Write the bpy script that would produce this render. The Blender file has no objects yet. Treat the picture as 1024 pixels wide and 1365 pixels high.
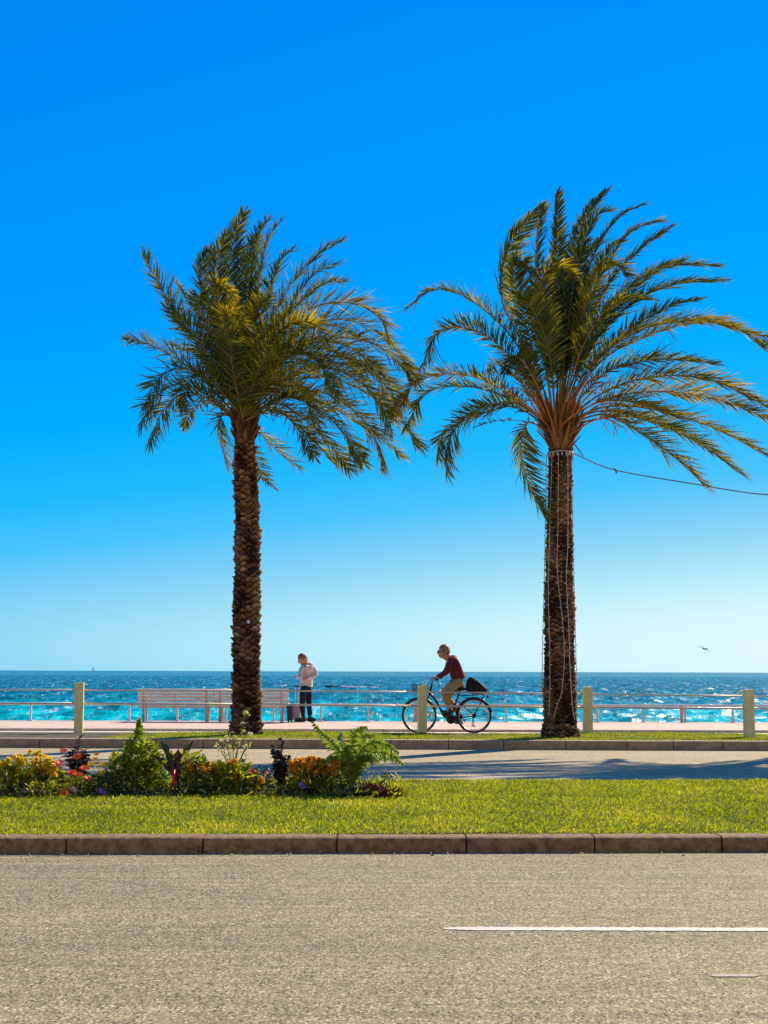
import bpy, bmesh, math, random
import numpy as np
from mathutils import Vector, Matrix

SC = bpy.context.scene
COL = SC.collection
R = math.radians
rng = np.random.default_rng(7)
random.seed(7)
PI = math.pi

# ------------------------------------------------------------------ camera
FPX, W0, H0 = 1970.0, 1024.0, 1365.0
HORIZ = 895.0
EYE = 1.40
pitch = math.atan((HORIZ - H0 / 2) / FPX)
roll = R(0.17)
CM = (Matrix.Rotation(PI / 2 + pitch, 3, 'X') @ Matrix.Rotation(roll, 3, 'Z'))
cam_d = bpy.data.cameras.new('camera')
cam = bpy.data.objects.new('camera', cam_d)
COL.objects.link(cam)
cam.matrix_world = Matrix.Translation((0, 0, EYE)) @ CM.to_4x4()
cam_d.sensor_fit = 'VERTICAL'
cam_d.sensor_height = 36.0
cam_d.lens = 36.0 * FPX / H0
cam_d.clip_start = 0.1
cam_d.clip_end = 120000
SC.camera = cam
_CM = np.array(CM)


def ray(px, py):
    return _CM @ np.array([(px - W0 / 2) / FPX, (H0 / 2 - py) / FPX, -1.0])


def at(px, py, Y):
    d = ray(px, py)
    return np.array([0, 0, EYE]) + d * (Y / d[1])


def gnd(px, py, z):
    d = ray(px, py)
    return np.array([0, 0, EYE]) + d * ((z - EYE) / d[2])


# ------------------------------------------------------------------ helpers
def thing(name, label, cat, loc=(0, 0, 0), group=None):
    o = bpy.data.objects.new(name, None)
    o.empty_display_size = 0.1
    COL.objects.link(o)
    o.location = Vector([float(c) for c in loc])
    o['label'] = label
    o['category'] = cat
    if group:
        o['group'] = group
    return o


def tag(o, label=None, cat=None, group=None, kind=None):
    if label: o['label'] = label
    if cat: o['category'] = cat
    if group: o['group'] = group
    if kind: o['kind'] = kind
    return o


def root_loc(o):
    v = Vector((0, 0, 0))
    while o is not None:
        v = v + o.location
        o = o.parent
    return np.array(v)


def link_mesh(name, me, mat, parent=None, smooth=True):
    o = bpy.data.objects.new(name, me)
    COL.objects.link(o)
    if mat: me.materials.append(mat)
    if parent: o.parent = parent
    if smooth and len(me.polygons):
        me.polygons.foreach_set('use_smooth', np.ones(len(me.polygons), bool))
    return o


def np_obj(name, V, F, mat, parent=None, smooth=True, origin=None):
    V = np.asarray(V, float)
    off = root_loc(parent) if parent else np.zeros(3)
    if origin is not None:
        off = np.asarray(origin, float)
    me = bpy.data.meshes.new(name)
    me.from_pydata((V - off).tolist(), [], F if isinstance(F, list) else F.tolist())
    me.update()
    o = link_mesh(name, me, mat, parent, smooth)
    if origin is not None:
        o.location = Vector([float(c) for c in origin])
    return o


class MB:
    def __init__(s):
        s.v, s.f = [], []

    def add(s, V, F):
        n = len(s.v)
        s.v.extend([tuple(float(c) for c in p) for p in V])
        s.f.extend([tuple(int(i) + n for i in q) for q in F])
        return s

    def box(s, c, size, rz=0.0, rx=0.0, ry=0.0):
        hx, hy, hz = [k / 2 for k in size]
        P = np.array([(x, y, z) for x in (-hx, hx) for y in (-hy, hy) for z in (-hz, hz)])
        M = np.array(Matrix.Rotation(rz, 3, 'Z') @ Matrix.Rotation(ry, 3, 'Y') @ Matrix.Rotation(rx, 3, 'X'))
        P = P @ M.T + np.array(c)
        return s.add(P, [(0, 1, 3, 2), (4, 6, 7, 5), (0, 4, 5, 1), (2, 3, 7, 6), (0, 2, 6, 4), (1, 5, 7, 3)])

    def tube(s, pts, rad, n=8, closed=False):
        pts = np.asarray(pts, float)
        m = len(pts)
        rad = np.ones(m) * rad if np.isscalar(rad) else np.asarray(rad, float)
        if closed:
            T = np.roll(pts, -1, 0) - np.roll(pts, 1, 0)
        else:
            T = np.gradient(pts, axis=0)
        T /= np.linalg.norm(T, axis=1)[:, None] + 1e-12
        ref = np.array([0, 0, 1.0]) if abs(T[0][2]) < 0.9 else np.array([0, 1.0, 0])
        u = np.cross(T[0], ref); u /= np.linalg.norm(u)
        V = []
        a = np.arange(n) * 2 * PI / n
        for i in range(m):
            u = u - T[i] * np.dot(u, T[i]); u /= np.linalg.norm(u) + 1e-12
            w = np.cross(T[i], u)
            V.append(pts[i] + rad[i] * (np.cos(a)[:, None] * u + np.sin(a)[:, None] * w))
        V = np.concatenate(V)
        F = []
        for i in range(m if closed else m - 1):
            j = (i + 1) % m
            for k in range(n):
                F.append((i * n + k, i * n + (k + 1) % n, j * n + (k + 1) % n, j * n + k))
        if not closed:
            F.append(tuple(range(n))[::-1])
            F.append(tuple(range((m - 1) * n, m * n)))
        return s.add(V, F)

    def sphere(s, c, r, nu=12, nv=8, M=None):
        r = np.ones(3) * r if np.isscalar(r) else np.array(r, float)
        V, F = [], []
        for j in range(nv + 1):
            ph = -PI / 2 + PI * j / nv
            for i in range(nu):
                th = 2 * PI * i / nu
                V.append((math.cos(ph) * math.cos(th), math.cos(ph) * math.sin(th), math.sin(ph)))
        V = np.array(V) * r
        if M is not None: V = V @ np.array(M).T
        V = V + np.array(c)
        for j in range(nv):
            for i in range(nu):
                F.append((j * nu + i, j * nu + (i + 1) % nu, (j + 1) * nu + (i + 1) % nu, (j + 1) * nu + i))
        return s.add(V, F)

    def prism(s, poly, y0, y1):
        """polygon of (x, z) extruded along y"""
        n = len(poly)
        V = [(x, y0, z) for x, z in poly] + [(x, y1, z) for x, z in poly]
        F = [tuple(range(n)), tuple(range(n, 2 * n))[::-1]]
        F += [(i, i + n, (i + 1) % n + n, (i + 1) % n) for i in range(n)]
        return s.add(V, F)

    def build(s, name, mat, parent=None, smooth=True, bevel=0.0, origin=None, angle=None):
        o = np_obj(name, s.v, s.f, mat, parent, smooth, origin)
        bm = bmesh.new(); bm.from_mesh(o.data)
        bmesh.ops.recalc_face_normals(bm, faces=bm.faces)
        bm.to_mesh(o.data); bm.free()
        if bevel:
            b = o.modifiers.new('bevel', 'BEVEL'); b.width = bevel; b.segments = 2; b.limit_method = 'ANGLE'
        return o


def spline(P, n):
    P = np.asarray(P, float)
    Q = np.vstack([2 * P[0] - P[1], P, 2 * P[-1] - P[-2]])
    out = []
    m = len(P) - 1
    for t in np.linspace(0, m, n * 4):
        i = min(int(t), m - 1); u = t - i
        a, b, c, d = Q[i], Q[i + 1], Q[i + 2], Q[i + 3]
        out.append(0.5 * ((2 * b) + (c - a) * u + (2 * a - 5 * b + 4 * c - d) * u * u + (3 * b - a - 3 * c + d) * u ** 3))
    out = np.array(out)
    s = np.concatenate([[0], np.cumsum(np.linalg.norm(np.diff(out, axis=0), axis=1))])
    q = np.linspace(0, s[-1], n)
    return np.stack([np.interp(q, s, out[:, k]) for k in range(out.shape[1])], 1), s[-1]


def norm(A):
    return A / (np.linalg.norm(A, axis=-1, keepdims=True) + 1e-12)


def leaves_np(B, D, L, Wd, droop, prof=(0.35, 1.0, 0.8, 0.05), ts=(0, .35, .7, 1.0), side=None, fold=0.0):
    """many leaf blades: base B, unit direction D, length L, width Wd, droop vector per unit length"""
    B = np.asarray(B, float); D = norm(np.asarray(D, float)); n = len(B)
    L = np.ones(n) * L; Wd = np.ones(n) * Wd
    droop = np.asarray(droop, float)
    if droop.ndim == 1: droop = np.tile(droop, (n, 1))
    if side is None:
        S = np.cross(D, rng.normal(size=(n, 3)) * 0.6 + np.array([0, 0, 1.0]))
    else:
        S = side
    S = norm(S)
    k = len(ts)
    V = np.zeros((n, k, 2, 3))
    for i, t in enumerate(ts):
        c = B + D * (L * t)[:, None] + droop * (L * t * t)[:, None]
        V[:, i, 0] = c - S * (Wd * prof[i] / 2)[:, None]
        V[:, i, 1] = c + S * (Wd * prof[i] / 2)[:, None]
    V = V.reshape(-1, 3)
    base = np.arange(n)[:, None] * (2 * k)
    F = []
    for i in range(k - 1):
        F.append(base + np.array([[2 * i, 2 * i + 1, 2 * i + 3, 2 * i + 2]]))
    F = np.stack(F, 1).reshape(-1, 4)
    return V, F


# ------------------------------------------------------------------ materials
def new_mat(name):
    m = bpy.data.materials.new(name); m.use_nodes = True
    nt = m.node_tree; nt.nodes.clear()
    out = nt.nodes.new('ShaderNodeOutputMaterial')
    return m, nt, out


def N(nt, typ, **kw):
    n = nt.nodes.new(typ)
    for k, v in kw.items():
        if k.startswith('i_'):
            key = k[2:]
            key = int(key) if key.isdigit() else key.replace('_', ' ')
            n.inputs[key].default_value = v
        else:
            setattr(n, k, v)
    return n


def ramp(nt, fac, stops, interp='LINEAR'):
    r = nt.nodes.new('ShaderNodeValToRGB')
    r.color_ramp.interpolation = interp
    e = r.color_ramp.elements
    while len(e) < len(stops): e.new(0.5)
    for el, (p, c) in zip(e, stops):
        el.position = p
        el.color = (c[0], c[1], c[2], 1) if not np.isscalar(c) else (c, c, c, 1)
    nt.links.new(fac, r.inputs[0])
    return r.outputs[0]


def coords(nt, scale=(1, 1, 1), kind='Object'):
    t = N(nt, 'ShaderNodeTexCoord')
    mp = N(nt, 'ShaderNodeMapping')
    mp.inputs['Scale'].default_value = scale
    nt.links.new(t.outputs[kind], mp.inputs[0])
    return mp.outputs[0]


def noise(nt, vec, scale, detail=4, rough=0.6):
    n = N(nt, 'ShaderNodeTexNoise')
    n.inputs['Scale'].default_value = scale
    n.inputs['Detail'].default_value = detail
    n.inputs['Roughness'].default_value = rough
    nt.links.new(vec, n.inputs['Vector'])
    return n.outputs['Fac']


def mixc(nt, fac, a, b, typ='MIX'):
    m = N(nt, 'ShaderNodeMix', data_type='RGBA', blend_type=typ)
    for sock, val in ((m.inputs[0], fac), (m.inputs[6], a), (m.inputs[7], b)):
        if isinstance(val, bpy.types.NodeSocket): nt.links.new(val, sock)
        elif np.isscalar(val): sock.default_value = val
        else: sock.default_value = (val[0], val[1], val[2], 1)
    return m.outputs[2]


def simple(name, col, rough=0.6, var=0.25, nscale=6.0, bump=0.0, bscale=60, metal=0.0, spec=0.3, stretch=(1, 1, 1), detail=5):
    m, nt, out = new_mat(name)
    b = N(nt, 'ShaderNodeBsdfPrincipled')
    b.inputs['Roughness'].default_value = rough
    b.inputs['Metallic'].default_value = metal
    b.inputs['Specular IOR Level'].default_value = spec
    v = coords(nt, stretch)
    f = noise(nt, v, nscale, detail)
    c = np.array(col)
    lo = tuple(c * (1 - var)); hi = tuple(np.minimum(c * (1 + var), 0.95))
    nt.links.new(ramp(nt, f, [(0.3, lo), (0.7, hi)]), b.inputs['Base Color'])
    if bump:
        f2 = noise(nt, v, bscale, 4)
        bp = N(nt, 'ShaderNodeBump'); bp.inputs['Strength'].default_value = bump; bp.inputs['Distance'].default_value = 0.02
        nt.links.new(f2, bp.inputs['Height']); nt.links.new(bp.outputs[0], b.inputs['Normal'])
    nt.links.new(b.outputs[0], out.inputs[0])
    return m


def leaf_mat(name, stops, trans=0.4, rough=0.5, tcol=None, nscale=3.0, gloss=0.04):
    """leaf: colours by blade; diffuse + translucent + a little gloss"""
    m, nt, out = new_mat(name)
    g = N(nt, 'ShaderNodeNewGeometry')
    v = coords(nt)
    f = noise(nt, v, nscale, 2)
    a = N(nt, 'ShaderNodeMath', operation='MULTIPLY_ADD'); a.inputs[1].default_value = 0.7; 
    nt.links.new(g.outputs['Random Per Island'], a.inputs[0])
    s = N(nt, 'ShaderNodeMath', operation='MULTIPLY_ADD'); s.inputs[1].default_value = 0.9; s.inputs[2].default_value = -0.28
    nt.links.new(f, s.inputs[0]); nt.links.new(s.outputs[0], a.inputs[2])
    c = ramp(nt, a.outputs[0], stops)
    d = N(nt, 'ShaderNodeBsdfDiffuse'); nt.links.new(c, d.inputs[0])
    t = N(nt, 'ShaderNodeBsdfTranslucent')
    tc = mixc(nt, 1.0, c, tcol or (1.5, 1.45, 0.6), 'MULTIPLY')
    nt.links.new(tc, t.inputs[0])
    mx = N(nt, 'ShaderNodeMixShader'); mx.inputs[0].default_value = trans
    nt.links.new(d.outputs[0], mx.inputs[1]); nt.links.new(t.outputs[0], mx.inputs[2])
    gl = N(nt, 'ShaderNodeBsdfGlossy'); gl.inputs['Roughness'].default_value = rough
    gl.inputs[0].default_value = (0.9, 0.9, 0.85, 1)
    m2 = N(nt, 'ShaderNodeMixShader'); m2.inputs[0].default_value = gloss
    nt.links.new(mx.outputs[0], m2.inputs[1]); nt.links.new(gl.outputs[0], m2.inputs[2])
    nt.links.new(m2.outputs[0], out.inputs[0])
    return m


def asphalt(name, dark, mid, light, scale, streak=0.25, bstr=0.4):
    m, nt, out = new_mat(name)
    b = N(nt, 'ShaderNodeBsdfPrincipled'); b.inputs['Roughness'].default_value = 0.85
    b.inputs['Specular IOR Level'].default_value = 0.25
    v = coords(nt)
    vo = N(nt, 'ShaderNodeTexVoronoi'); vo.inputs['Scale'].default_value = scale
    nt.links.new(coords(nt, (1, 0.5, 1)), vo.inputs['Vector'])
    sp = N(nt, 'ShaderNodeSeparateColor'); nt.links.new(vo.outputs['Color'], sp.inputs[0])
    agg = ramp(nt, sp.outputs[0], [(0.0, dark), (0.35, mid), (0.75, mid), (1.0, light)])
    big = noise(nt, coords(nt, (0.25, 0.9, 1)), 1.2, 5)
    c = mixc(nt, 0.6, agg, ramp(nt, big, [(0.3, 0.78), (0.7, 1.15)]), 'MULTIPLY')
    st = noise(nt, coords(nt, (0.06, 5.0, 1)), 2.0, 5)
    c = mixc(nt, streak, c, ramp(nt, st, [(0.35, 0.7), (0.5, 1.0), (0.68, 1.35)]), 'MULTIPLY')
    # pale tyre-polished and oil-dark blotches
    sp2 = noise(nt, coords(nt, (0.8, 1.6, 1)), 3.0, 6)
    c = mixc(nt, 0.35, c, ramp(nt, sp2, [(0.35, 0.75), (0.5, 1.0), (0.66, 1.2)]), 'MULTIPLY')
    # hairline cracks and joints in the surface
    wv = N(nt, 'ShaderNodeTexVoronoi', feature='DISTANCE_TO_EDGE'); wv.inputs['Scale'].default_value = 0.33
    wn = N(nt, 'ShaderNodeTexNoise'); wn.inputs['Scale'].default_value = 2.5; wn.inputs['Detail'].default_value = 6
    nt.links.new(v, wn.inputs['Vector'])
    wa = N(nt, 'ShaderNodeVectorMath', operation='MULTIPLY_ADD'); wa.inputs[1].default_value = (0.5, 0.5, 0.0)
    nt.links.new(wn.outputs['Color'], wa.inputs[0]); nt.links.new(v, wa.inputs[2]); nt.links.new(wa.outputs[0], wv.inputs['Vector'])
    c = mixc(nt, 0.4, c, ramp(nt, wv.outputs['Distance'], [(0.0, 0.4), (0.006, 1.0)]), 'MULTIPLY')
    nt.links.new(c, b.inputs['Base Color'])
    bp = N(nt, 'ShaderNodeBump'); bp.inputs['Strength'].default_value = bstr; bp.inputs['Distance'].default_value = 0.004
    nt.links.new(vo.outputs['Distance'], bp.inputs['Height']); nt.links.new(bp.outputs[0], b.inputs['Normal'])
    nt.links.new(b.outputs[0], out.inputs[0])
    return m


M = {}
M['road'] = asphalt('road_asphalt', (0.05, 0.040, 0.020), (0.245, 0.205, 0.112), (0.52, 0.45, 0.27), 112, 0.5, 0.2)
M['road_far'] = asphalt('far_road_asphalt', (0.20, 0.155, 0.08), (0.39, 0.31, 0.175), (0.54, 0.44, 0.27), 60, 0.4)
M['paint'], nt, out = new_mat('road_paint')
_b = N(nt, 'ShaderNodeBsdfPrincipled'); _b.inputs['Roughness'].default_value = 0.75
_w = noise(nt, coords(nt, (1, 1, 1)), 55, 5, 0.7); _w2 = noise(nt, coords(nt, (0.6, 6, 1)), 4, 5, 0.7)
_a = N(nt, 'ShaderNodeMath', operation='MULTIPLY_ADD'); _a.inputs[1].default_value = 0.5; nt.links.new(_w2, _a.inputs[0]); nt.links.new(_w, _a.inputs[2])
nt.links.new(ramp(nt, _a.outputs[0], [(0.55, (0.30, 0.25, 0.16)), (0.68, (0.56, 0.51, 0.41)), (0.95, (0.68, 0.64, 0.55))]), _b.inputs['Base Color'])
nt.links.new(_b.outputs[0], out.inputs[0])
M['kerb'] = simple('kerb_stone', (0.25, 0.150, 0.070), 0.85, 0.55, 16, 0.7, 70)
M['kerb_far'] = simple('far_kerb_stone', (0.33, 0.235, 0.13), 0.85, 0.3, 7, 0.4, 40)
M['soil'] = simple('soil', (0.05, 0.035, 0.02), 0.95, 0.5, 9, 0.8, 40)
M['dry_soil'] = simple('dry_soil', (0.085, 0.07, 0.035), 0.95, 0.5, 5, 0.8, 40)
M['turf'] = simple('turf_base', (0.09, 0.105, 0.012), 0.95, 0.5, 8, 0.8, 50)
M['cycle'] = simple('cycle_path_concrete', (0.62, 0.51, 0.38), 0.85, 0.15, 3, 0.2, 50)
M['prom'] = simple('promenade_pink', (0.60, 0.44, 0.33), 0.85, 0.14, 1.6, 0.2, 40)
M['edge'] = simple('promenade_edge', (0.52, 0.44, 0.33), 0.85, 0.2, 4, 0.3, 30)
M['cream'] = simple('cream_painted_post', (0.95, 0.745, 0.32), 0.55, 0.14, 7, 0.1, 60)
M['rail'] = simple('pale_rail_metal', (0.66, 0.55, 0.42), 0.4, 0.12, 6, 0, 60, metal=0.2, spec=0.5)
M['searail'] = simple('sea_rail_metal', (0.62, 0.56, 0.52), 0.45, 0.12, 6, 0, 60, metal=0.1)
M['pinkmetal'] = simple('pink_painted_metal', (0.60, 0.40, 0.29), 0.55, 0.12, 6)
M['benchwood'] = simple('bench_slat_wood', (0.76, 0.60, 0.44), 0.6, 0.16, 5, 0.15, 30, stretch=(0.4, 3, 3))
M['sand'] = simple('beach_pebbles', (0.42, 0.38, 0.32), 0.9, 0.3, 8, 0.5, 40)
M['grass'] = leaf_mat('grass_blades', [(0.0, (0.045, 0.07, 0.004)), (0.35, (0.18, 0.24, 0.010)), (0.7, (0.36, 0.40, 0.020)), (1.0, (0.62, 0.55, 0.09))], 0.5, 0.5, (1.5, 1.4, 0.4), 1.1, 0.03)
M['frond'] = leaf_mat('palm_leaflets', [(0.0, (0.014, 0.022, 0.004)), (0.52, (0.11, 0.125, 0.012)), (1.0, (0.38, 0.34, 0.035))], 0.38, 0.6, (1.6, 1.5, 0.4), 1.4, 0.03)
M['frond_y'] = leaf_mat('yellow_backlit_leaflets', [(0.0, (0.03, 0.034, 0.005)), (0.52, (0.22, 0.20, 0.015)), (1.0, (0.52, 0.42, 0.04))], 0.38, 0.6, (1.6, 1.4, 0.35), 1.4, 0.03)  # older yellowing fronds, with backlit brightness put into the leaf colour
M['frond_d'] = leaf_mat('dark_palm_leaflets', [(0.0, (0.010, 0.018, 0.005)), (0.5, (0.06, 0.08, 0.011)), (1.0, (0.23, 0.23, 0.025))], 0.34, 0.6, (1.6, 1.5, 0.45), 1.4, 0.03)
M['rachis'] = simple('palm_rachis', (0.20, 0.16, 0.04), 0.8, 0.3, 5, spec=0.1)
M['rachis_r'] = simple('reddish_palm_stalk', (0.52, 0.20, 0.045), 0.6, 0.35, 5)
M['boot'] = leaf_mat('palm_leaf_base', [(0.0, (0.05, 0.022, 0.010)), (0.4, (0.18, 0.075, 0.022)), (1.0, (0.46, 0.20, 0.05))], 0.03, 0.8, (1, 1, 1), 6, 0.02)
M['trunk'] = simple('palm_trunk', (0.17, 0.094, 0.046), 0.95, 0.65, 6, 0.9, 30, spec=0.05)
M['fruit'] = simple('date_stalk_orange', (0.60, 0.20, 0.03), 0.6, 0.3, 8)
M['white'] = simple('white_plastic', (0.75, 0.72, 0.62), 0.5, 0.06, 5)
M['wire'] = simple('grey_cable', (0.17, 0.15, 0.13), 0.5, 0.1, 5)
M['lightcable'] = simple('light_string_cable', (0.62, 0.45, 0.23), 0.5, 0.1, 5)


# ------------------------------------------------------------------ world, sun
SUN_AZ, SUN_EL = R(36.9), R(38.0)
w = bpy.data.worlds.new('World'); SC.world = w; w.use_nodes = True
nt = w.node_tree
bg = nt.nodes['Background']
sky = N(nt, 'ShaderNodeTexSky', sky_type='NISHITA')
sky.sun_disc = False
sky.sun_elevation = SUN_EL
sky.sun_rotation = SUN_AZ
sky.altitude = 0
sky.air_density = 1.0
sky.dust_density = 0.0
sky.ozone_density = 6.0
# colour response of the sky: its brightness decides how far it goes from deep azure to pale cyan
sc_ = N(nt, 'ShaderNodeSeparateColor'); nt.links.new(sky.outputs[0], sc_.inputs[0])
tm = N(nt, 'ShaderNodeMath', operation='MULTIPLY'); tm.inputs[1].default_value = 0.1 / 1.275
nt.links.new(sc_.outputs[1], tm.inputs[0])
skc = ramp(nt, tm.outputs[0], [(.12, (.0, .17, .66)), (.21, (.0, .255, .93)), (.29, (0, .335, 1.0)), (.37, (0, .42, 1.0)), (.44, (.015, .49, 1.0)), (.50, (.07, .55, .98)), (.55, (.19, .615, .935)),
                               (.60, (.32, .71, .925)), (.65, (.47, .83, .96)), (.71, (.68, .93, .99)), (.76, (.80, .95, 1.0))])
mu = N(nt, 'ShaderNodeMix', data_type='RGBA', blend_type='MULTIPLY'); mu.inputs[0].default_value = 1; mu.inputs[7].default_value = (10, 10, 10, 1)
nt.links.new(skc, mu.inputs[6])
nt.links.new(mu.outputs[2], bg.inputs[0])
bg.inputs[1].default_value = 0.066
sd = bpy.data.lights.new('sun', 'SUN'); sd.energy = 5.0; sd.angle = R(0.5); sd.color = (1.0, 0.86, 0.66)
so = bpy.data.objects.new('sun', sd); COL.objects.link(so)
sdir = Vector((math.sin(SUN_AZ) * math.cos(SUN_EL), math.cos(SUN_AZ) * math.cos(SUN_EL), math.sin(SUN_EL)))
so.rotation_euler = sdir.to_track_quat('Z', 'Y').to_euler()
so.location = (20, 20, 30)
SC.view_settings.view_transform = 'Standard'
SC.view_settings.look = 'None'
SC.view_settings.exposure = 0.6
SC.view_settings.gamma = 1
SC.cycles.max_bounces = 6
SC.cycles.transparent_max_bounces = 4

# ------------------------------------------------------------------ ground
XM = 70.0


class Line:
    """a line across the view, Y as a function of X"""
    def __init__(s, a, b):
        s.k = (b[1] - a[1]) / (b[0] - a[0]); s.c = a[1] - s.k * a[0]

    def y(s, x): return s.c + s.k * x


def par(line, off):
    l = Line((0, line.c + off), (1, line.c + off + line.k)); return l


NK = Line(gnd(0, 1138.4, 0), gnd(1024, 1135.6, 0))         # foot of the near kerb
NKB = par(NK, 0.27)                                        # its back
ME = Line(gnd(0, 1042.5, 0.13), gnd(1024, 1041.5, 0.13))   # far edge of the median lawn
FK = Line(gnd(0, 996.6, 0), gnd(1024, 1000.9, 0))          # foot of the far kerb
FKB = par(FK, 0.30)
GB = Line(gnd(0, 975.5, 0.155), gnd(1024, 978.3, 0.155))   # back edge of the palm verge
PE = par(GB, 0.95)                                         # promenade edge
PB = Line(gnd(0, 960.3, 0.19), gnd(1024, 963.0, 0.19))     # seaward edge of the promenade


def strip(name, l0, l1, z0, z1, mat, kind='structure', x0=-XM, x1=XM, nx=2, ny=2):
    V, F = [], []
    for j in range(ny):
        t = j / (ny - 1)
        for i in range(nx):
            x = x0 + (x1 - x0) * i / (nx - 1)
            V.append((x, l0.y(x) * (1 - t) + l1.y(x) * t, z0 * (1 - t) + z1 * t))
    for j in range(ny - 1):
        for i in range(nx - 1):
            F.append((j * nx + i, j * nx + i + 1, (j + 1) * nx + i + 1, (j + 1) * nx + i))
    o = np_obj(name, V, F, mat, None, False)
    o['kind'] = kind
    return o


CONST = lambda c: Line((0, c), (1, c))
strip('ground', CONST(-150), PB, -0.06, -0.06, M['soil'], x0=-300, x1=300)
strip('road', CONST(-6), par(NK, 0.03), 0, 0, M['road'])
strip('far_road', par(ME, -0.05), par(FK, 0.03), 0, 0, M['road_far'])
strip('verge_ground', FKB, GB, 0.150, 0.150, M['dry_soil'])
strip('cycle_path', par(GB, -0.05), par(PE, 0.03), 0.138, 0.138, M['cycle'])
strip('promenade', par(PE, 0.16), PB, 0.19, 0.19, M['prom'])


def kerb_run(name, line, width, zt, mat, joints, x_lo, x_hi, step, jit=0.0, round_=0.02):
    """row of kerb stones with open joints, one mesh"""
    mb = MB()
    ks = list(joints)
    while ks[0] > x_lo: ks.insert(0, ks[0] - step)
    while ks[-1] < x_hi: ks.append(ks[-1] + step)
    for a, b in zip(ks[:-1], ks[1:]):
        ga, gb = a + 0.007, b - 0.007
        dz = random.uniform(-jit, jit); dy = random.uniform(-jit, jit)
        prof = [(0.0, -0.05), (-0.0, zt - round_ * 1.2), (round_ * 0.35, zt - round_ * 0.3), (round_, zt), (width, zt), (width, -0.05)]
        n = len(prof); V = []
        for x in (ga, gb):
            V += [(x, line.y(x) + p + dy, z + dz) for p, z in prof]
        F = [(i, i + n, (i + 1) % n + n, (i + 1) % n) for i in range(n)] + [tuple(range(n))[::-1], tuple(range(n, 2 * n))]
        mb.add(V, F)
    o = mb.build(name, mat, None, smooth=False)
    o['kind'] = 'structure'
    return o


jx = [gnd(x, 1137, 0)[0] for x in (90, 271, 449, 622, 794, 965)]
kerb_run('kerb', NK, 0.27, 0.122, M['kerb'], jx, -40, 40, 1.03, 0.004, 0.035)
jx = [gnd(x, 999, 0)[0] for x in (43, 203, 268, 433, 521, 598, 671, 753, 833, 893, 957, 1017)]
kerb_run('far_kerb', FK, 0.30, 0.168, M['kerb_far'], jx, -50, 50, 1.05, 0.003, 0.02)
# edge of the promenade: long pale stones with a low upstand
jx = [PE.c * 0 + x for x in np.arange(-40, 41, 2.0)]
kerb_run('promenade_edge', PE, 0.18, 0.193, M['edge'], jx, -50, 50, 2.0, 0.002, 0.01)
# median kerb on the far side, hidden by the lawn from here
kerb_run('median_kerb', par(ME, -0.02), 0.16, 0.115, M['kerb_far'], list(np.arange(-40, 41, 1.0)), -40, 40, 1.0, 0.003, 0.02)

# sloped joint filler: mortar between near kerb stones
mb = MB()
mb.box((0, NK.y(0) + 0.145, 0.045), (80, 0.235, 0.13), rz=math.atan(NK.k))
tag(mb.build('kerb_mortar', M['soil'], None, False), kind='structure')


def painted(name, pts, z, mat):
    V = [(p[0], p[1], z) for p in pts]
    o = np_obj(name, V, [tuple(range(len(V)))], mat, None, False); o['kind'] = 'structure'; return o


a = gnd(594, 1234.8, 0.004); b = gnd(1024, 1234.8, 0.004); c = gnd(1024, 1240.0, 0.004); d = gnd(592, 1240.0, 0.004)
def ragged(x0, x1, y0, y1, e=0.006, n=160):
    xs_ = np.linspace(x0, x1, n)
    lo = [(x + rng.normal(0, .003), y0 + rng.normal(0, e)) for x in xs_]; hi = [(x + rng.normal(0, .003), y1 + rng.normal(0, e)) for x in xs_]
    for i in range(10):                       # rounded, scuffed start
        k = (1 - i / 10) ** 2 * .035; lo[i] = (lo[i][0], lo[i][1] + k); hi[i] = (hi[i][0], hi[i][1] - k)
    return lo + hi[::-1]


painted('lane_marking', ragged(d[0], c[0] + 1.5, d[1] + .008, a[1] - .008), 0.004, M['paint'])
a = gnd(520, 1035.2, 0.004); b = gnd(826, 1036.0, 0.004)
painted('edge_marking', [a, b, b + np.array([0, .12, 0]), a + np.array([0, .12, 0])], 0.004, M['paint'])
m_worn = simple('worn_paint', (0.40, 0.36, 0.29), 0.8, 0.3, 30, 0.2, 90)
mb = MB()
for x0, x1, y, th in ((952, 1006, 1301, 3.5),):
    P = [gnd(x0, y + th / 2, 0), gnd(x1, y + th / 2, 0), gnd(x1 + 6, y, 0), gnd(x1 - 4, y - th / 2, 0), gnd(x0 + 8, y - th / 2, 0), gnd(x0 - 5, y, 0)]
    mb.add([(p[0], p[1], 0.004) for p in P], [tuple(range(6))])
tag(mb.build('worn_marking', m_worn, None, False), kind='structure')

# median: turf sheet + soil bed
def lawn_z(x, y):
    return 0.118 + 0.012 * np.sin(x * 1.3 + 0.7) * np.sin(y * 1.1) + 0.02 * np.clip((y - 11.8) / 3, 0, 1)


def lawn_sheet(name, l0, l1, x0, x1, nx, ny, mat, zf):
    V, F = [], []
    for j in range(ny):
        t = j / (ny - 1)
        for i in range(nx):
            x = x0 + (x1 - x0) * i / (nx - 1)
            y = l0.y(x) * (1 - t) + l1.y(x) * t
            V.append((x, y, float(zf(x, y))))
    for j in range(ny - 1):
        for i in range(nx - 1):
            F.append((j * nx + i, j * nx + i + 1, (j + 1) * nx + i + 1, (j + 1) * nx + i))
    o = np_obj(name, V, F, mat, None, True); o['kind'] = 'structure'; return o


lawn_sheet('lawn_ground', par(NKB, -0.01), ME, -40, 40, 160, 24, M['turf'], lawn_z)


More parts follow.
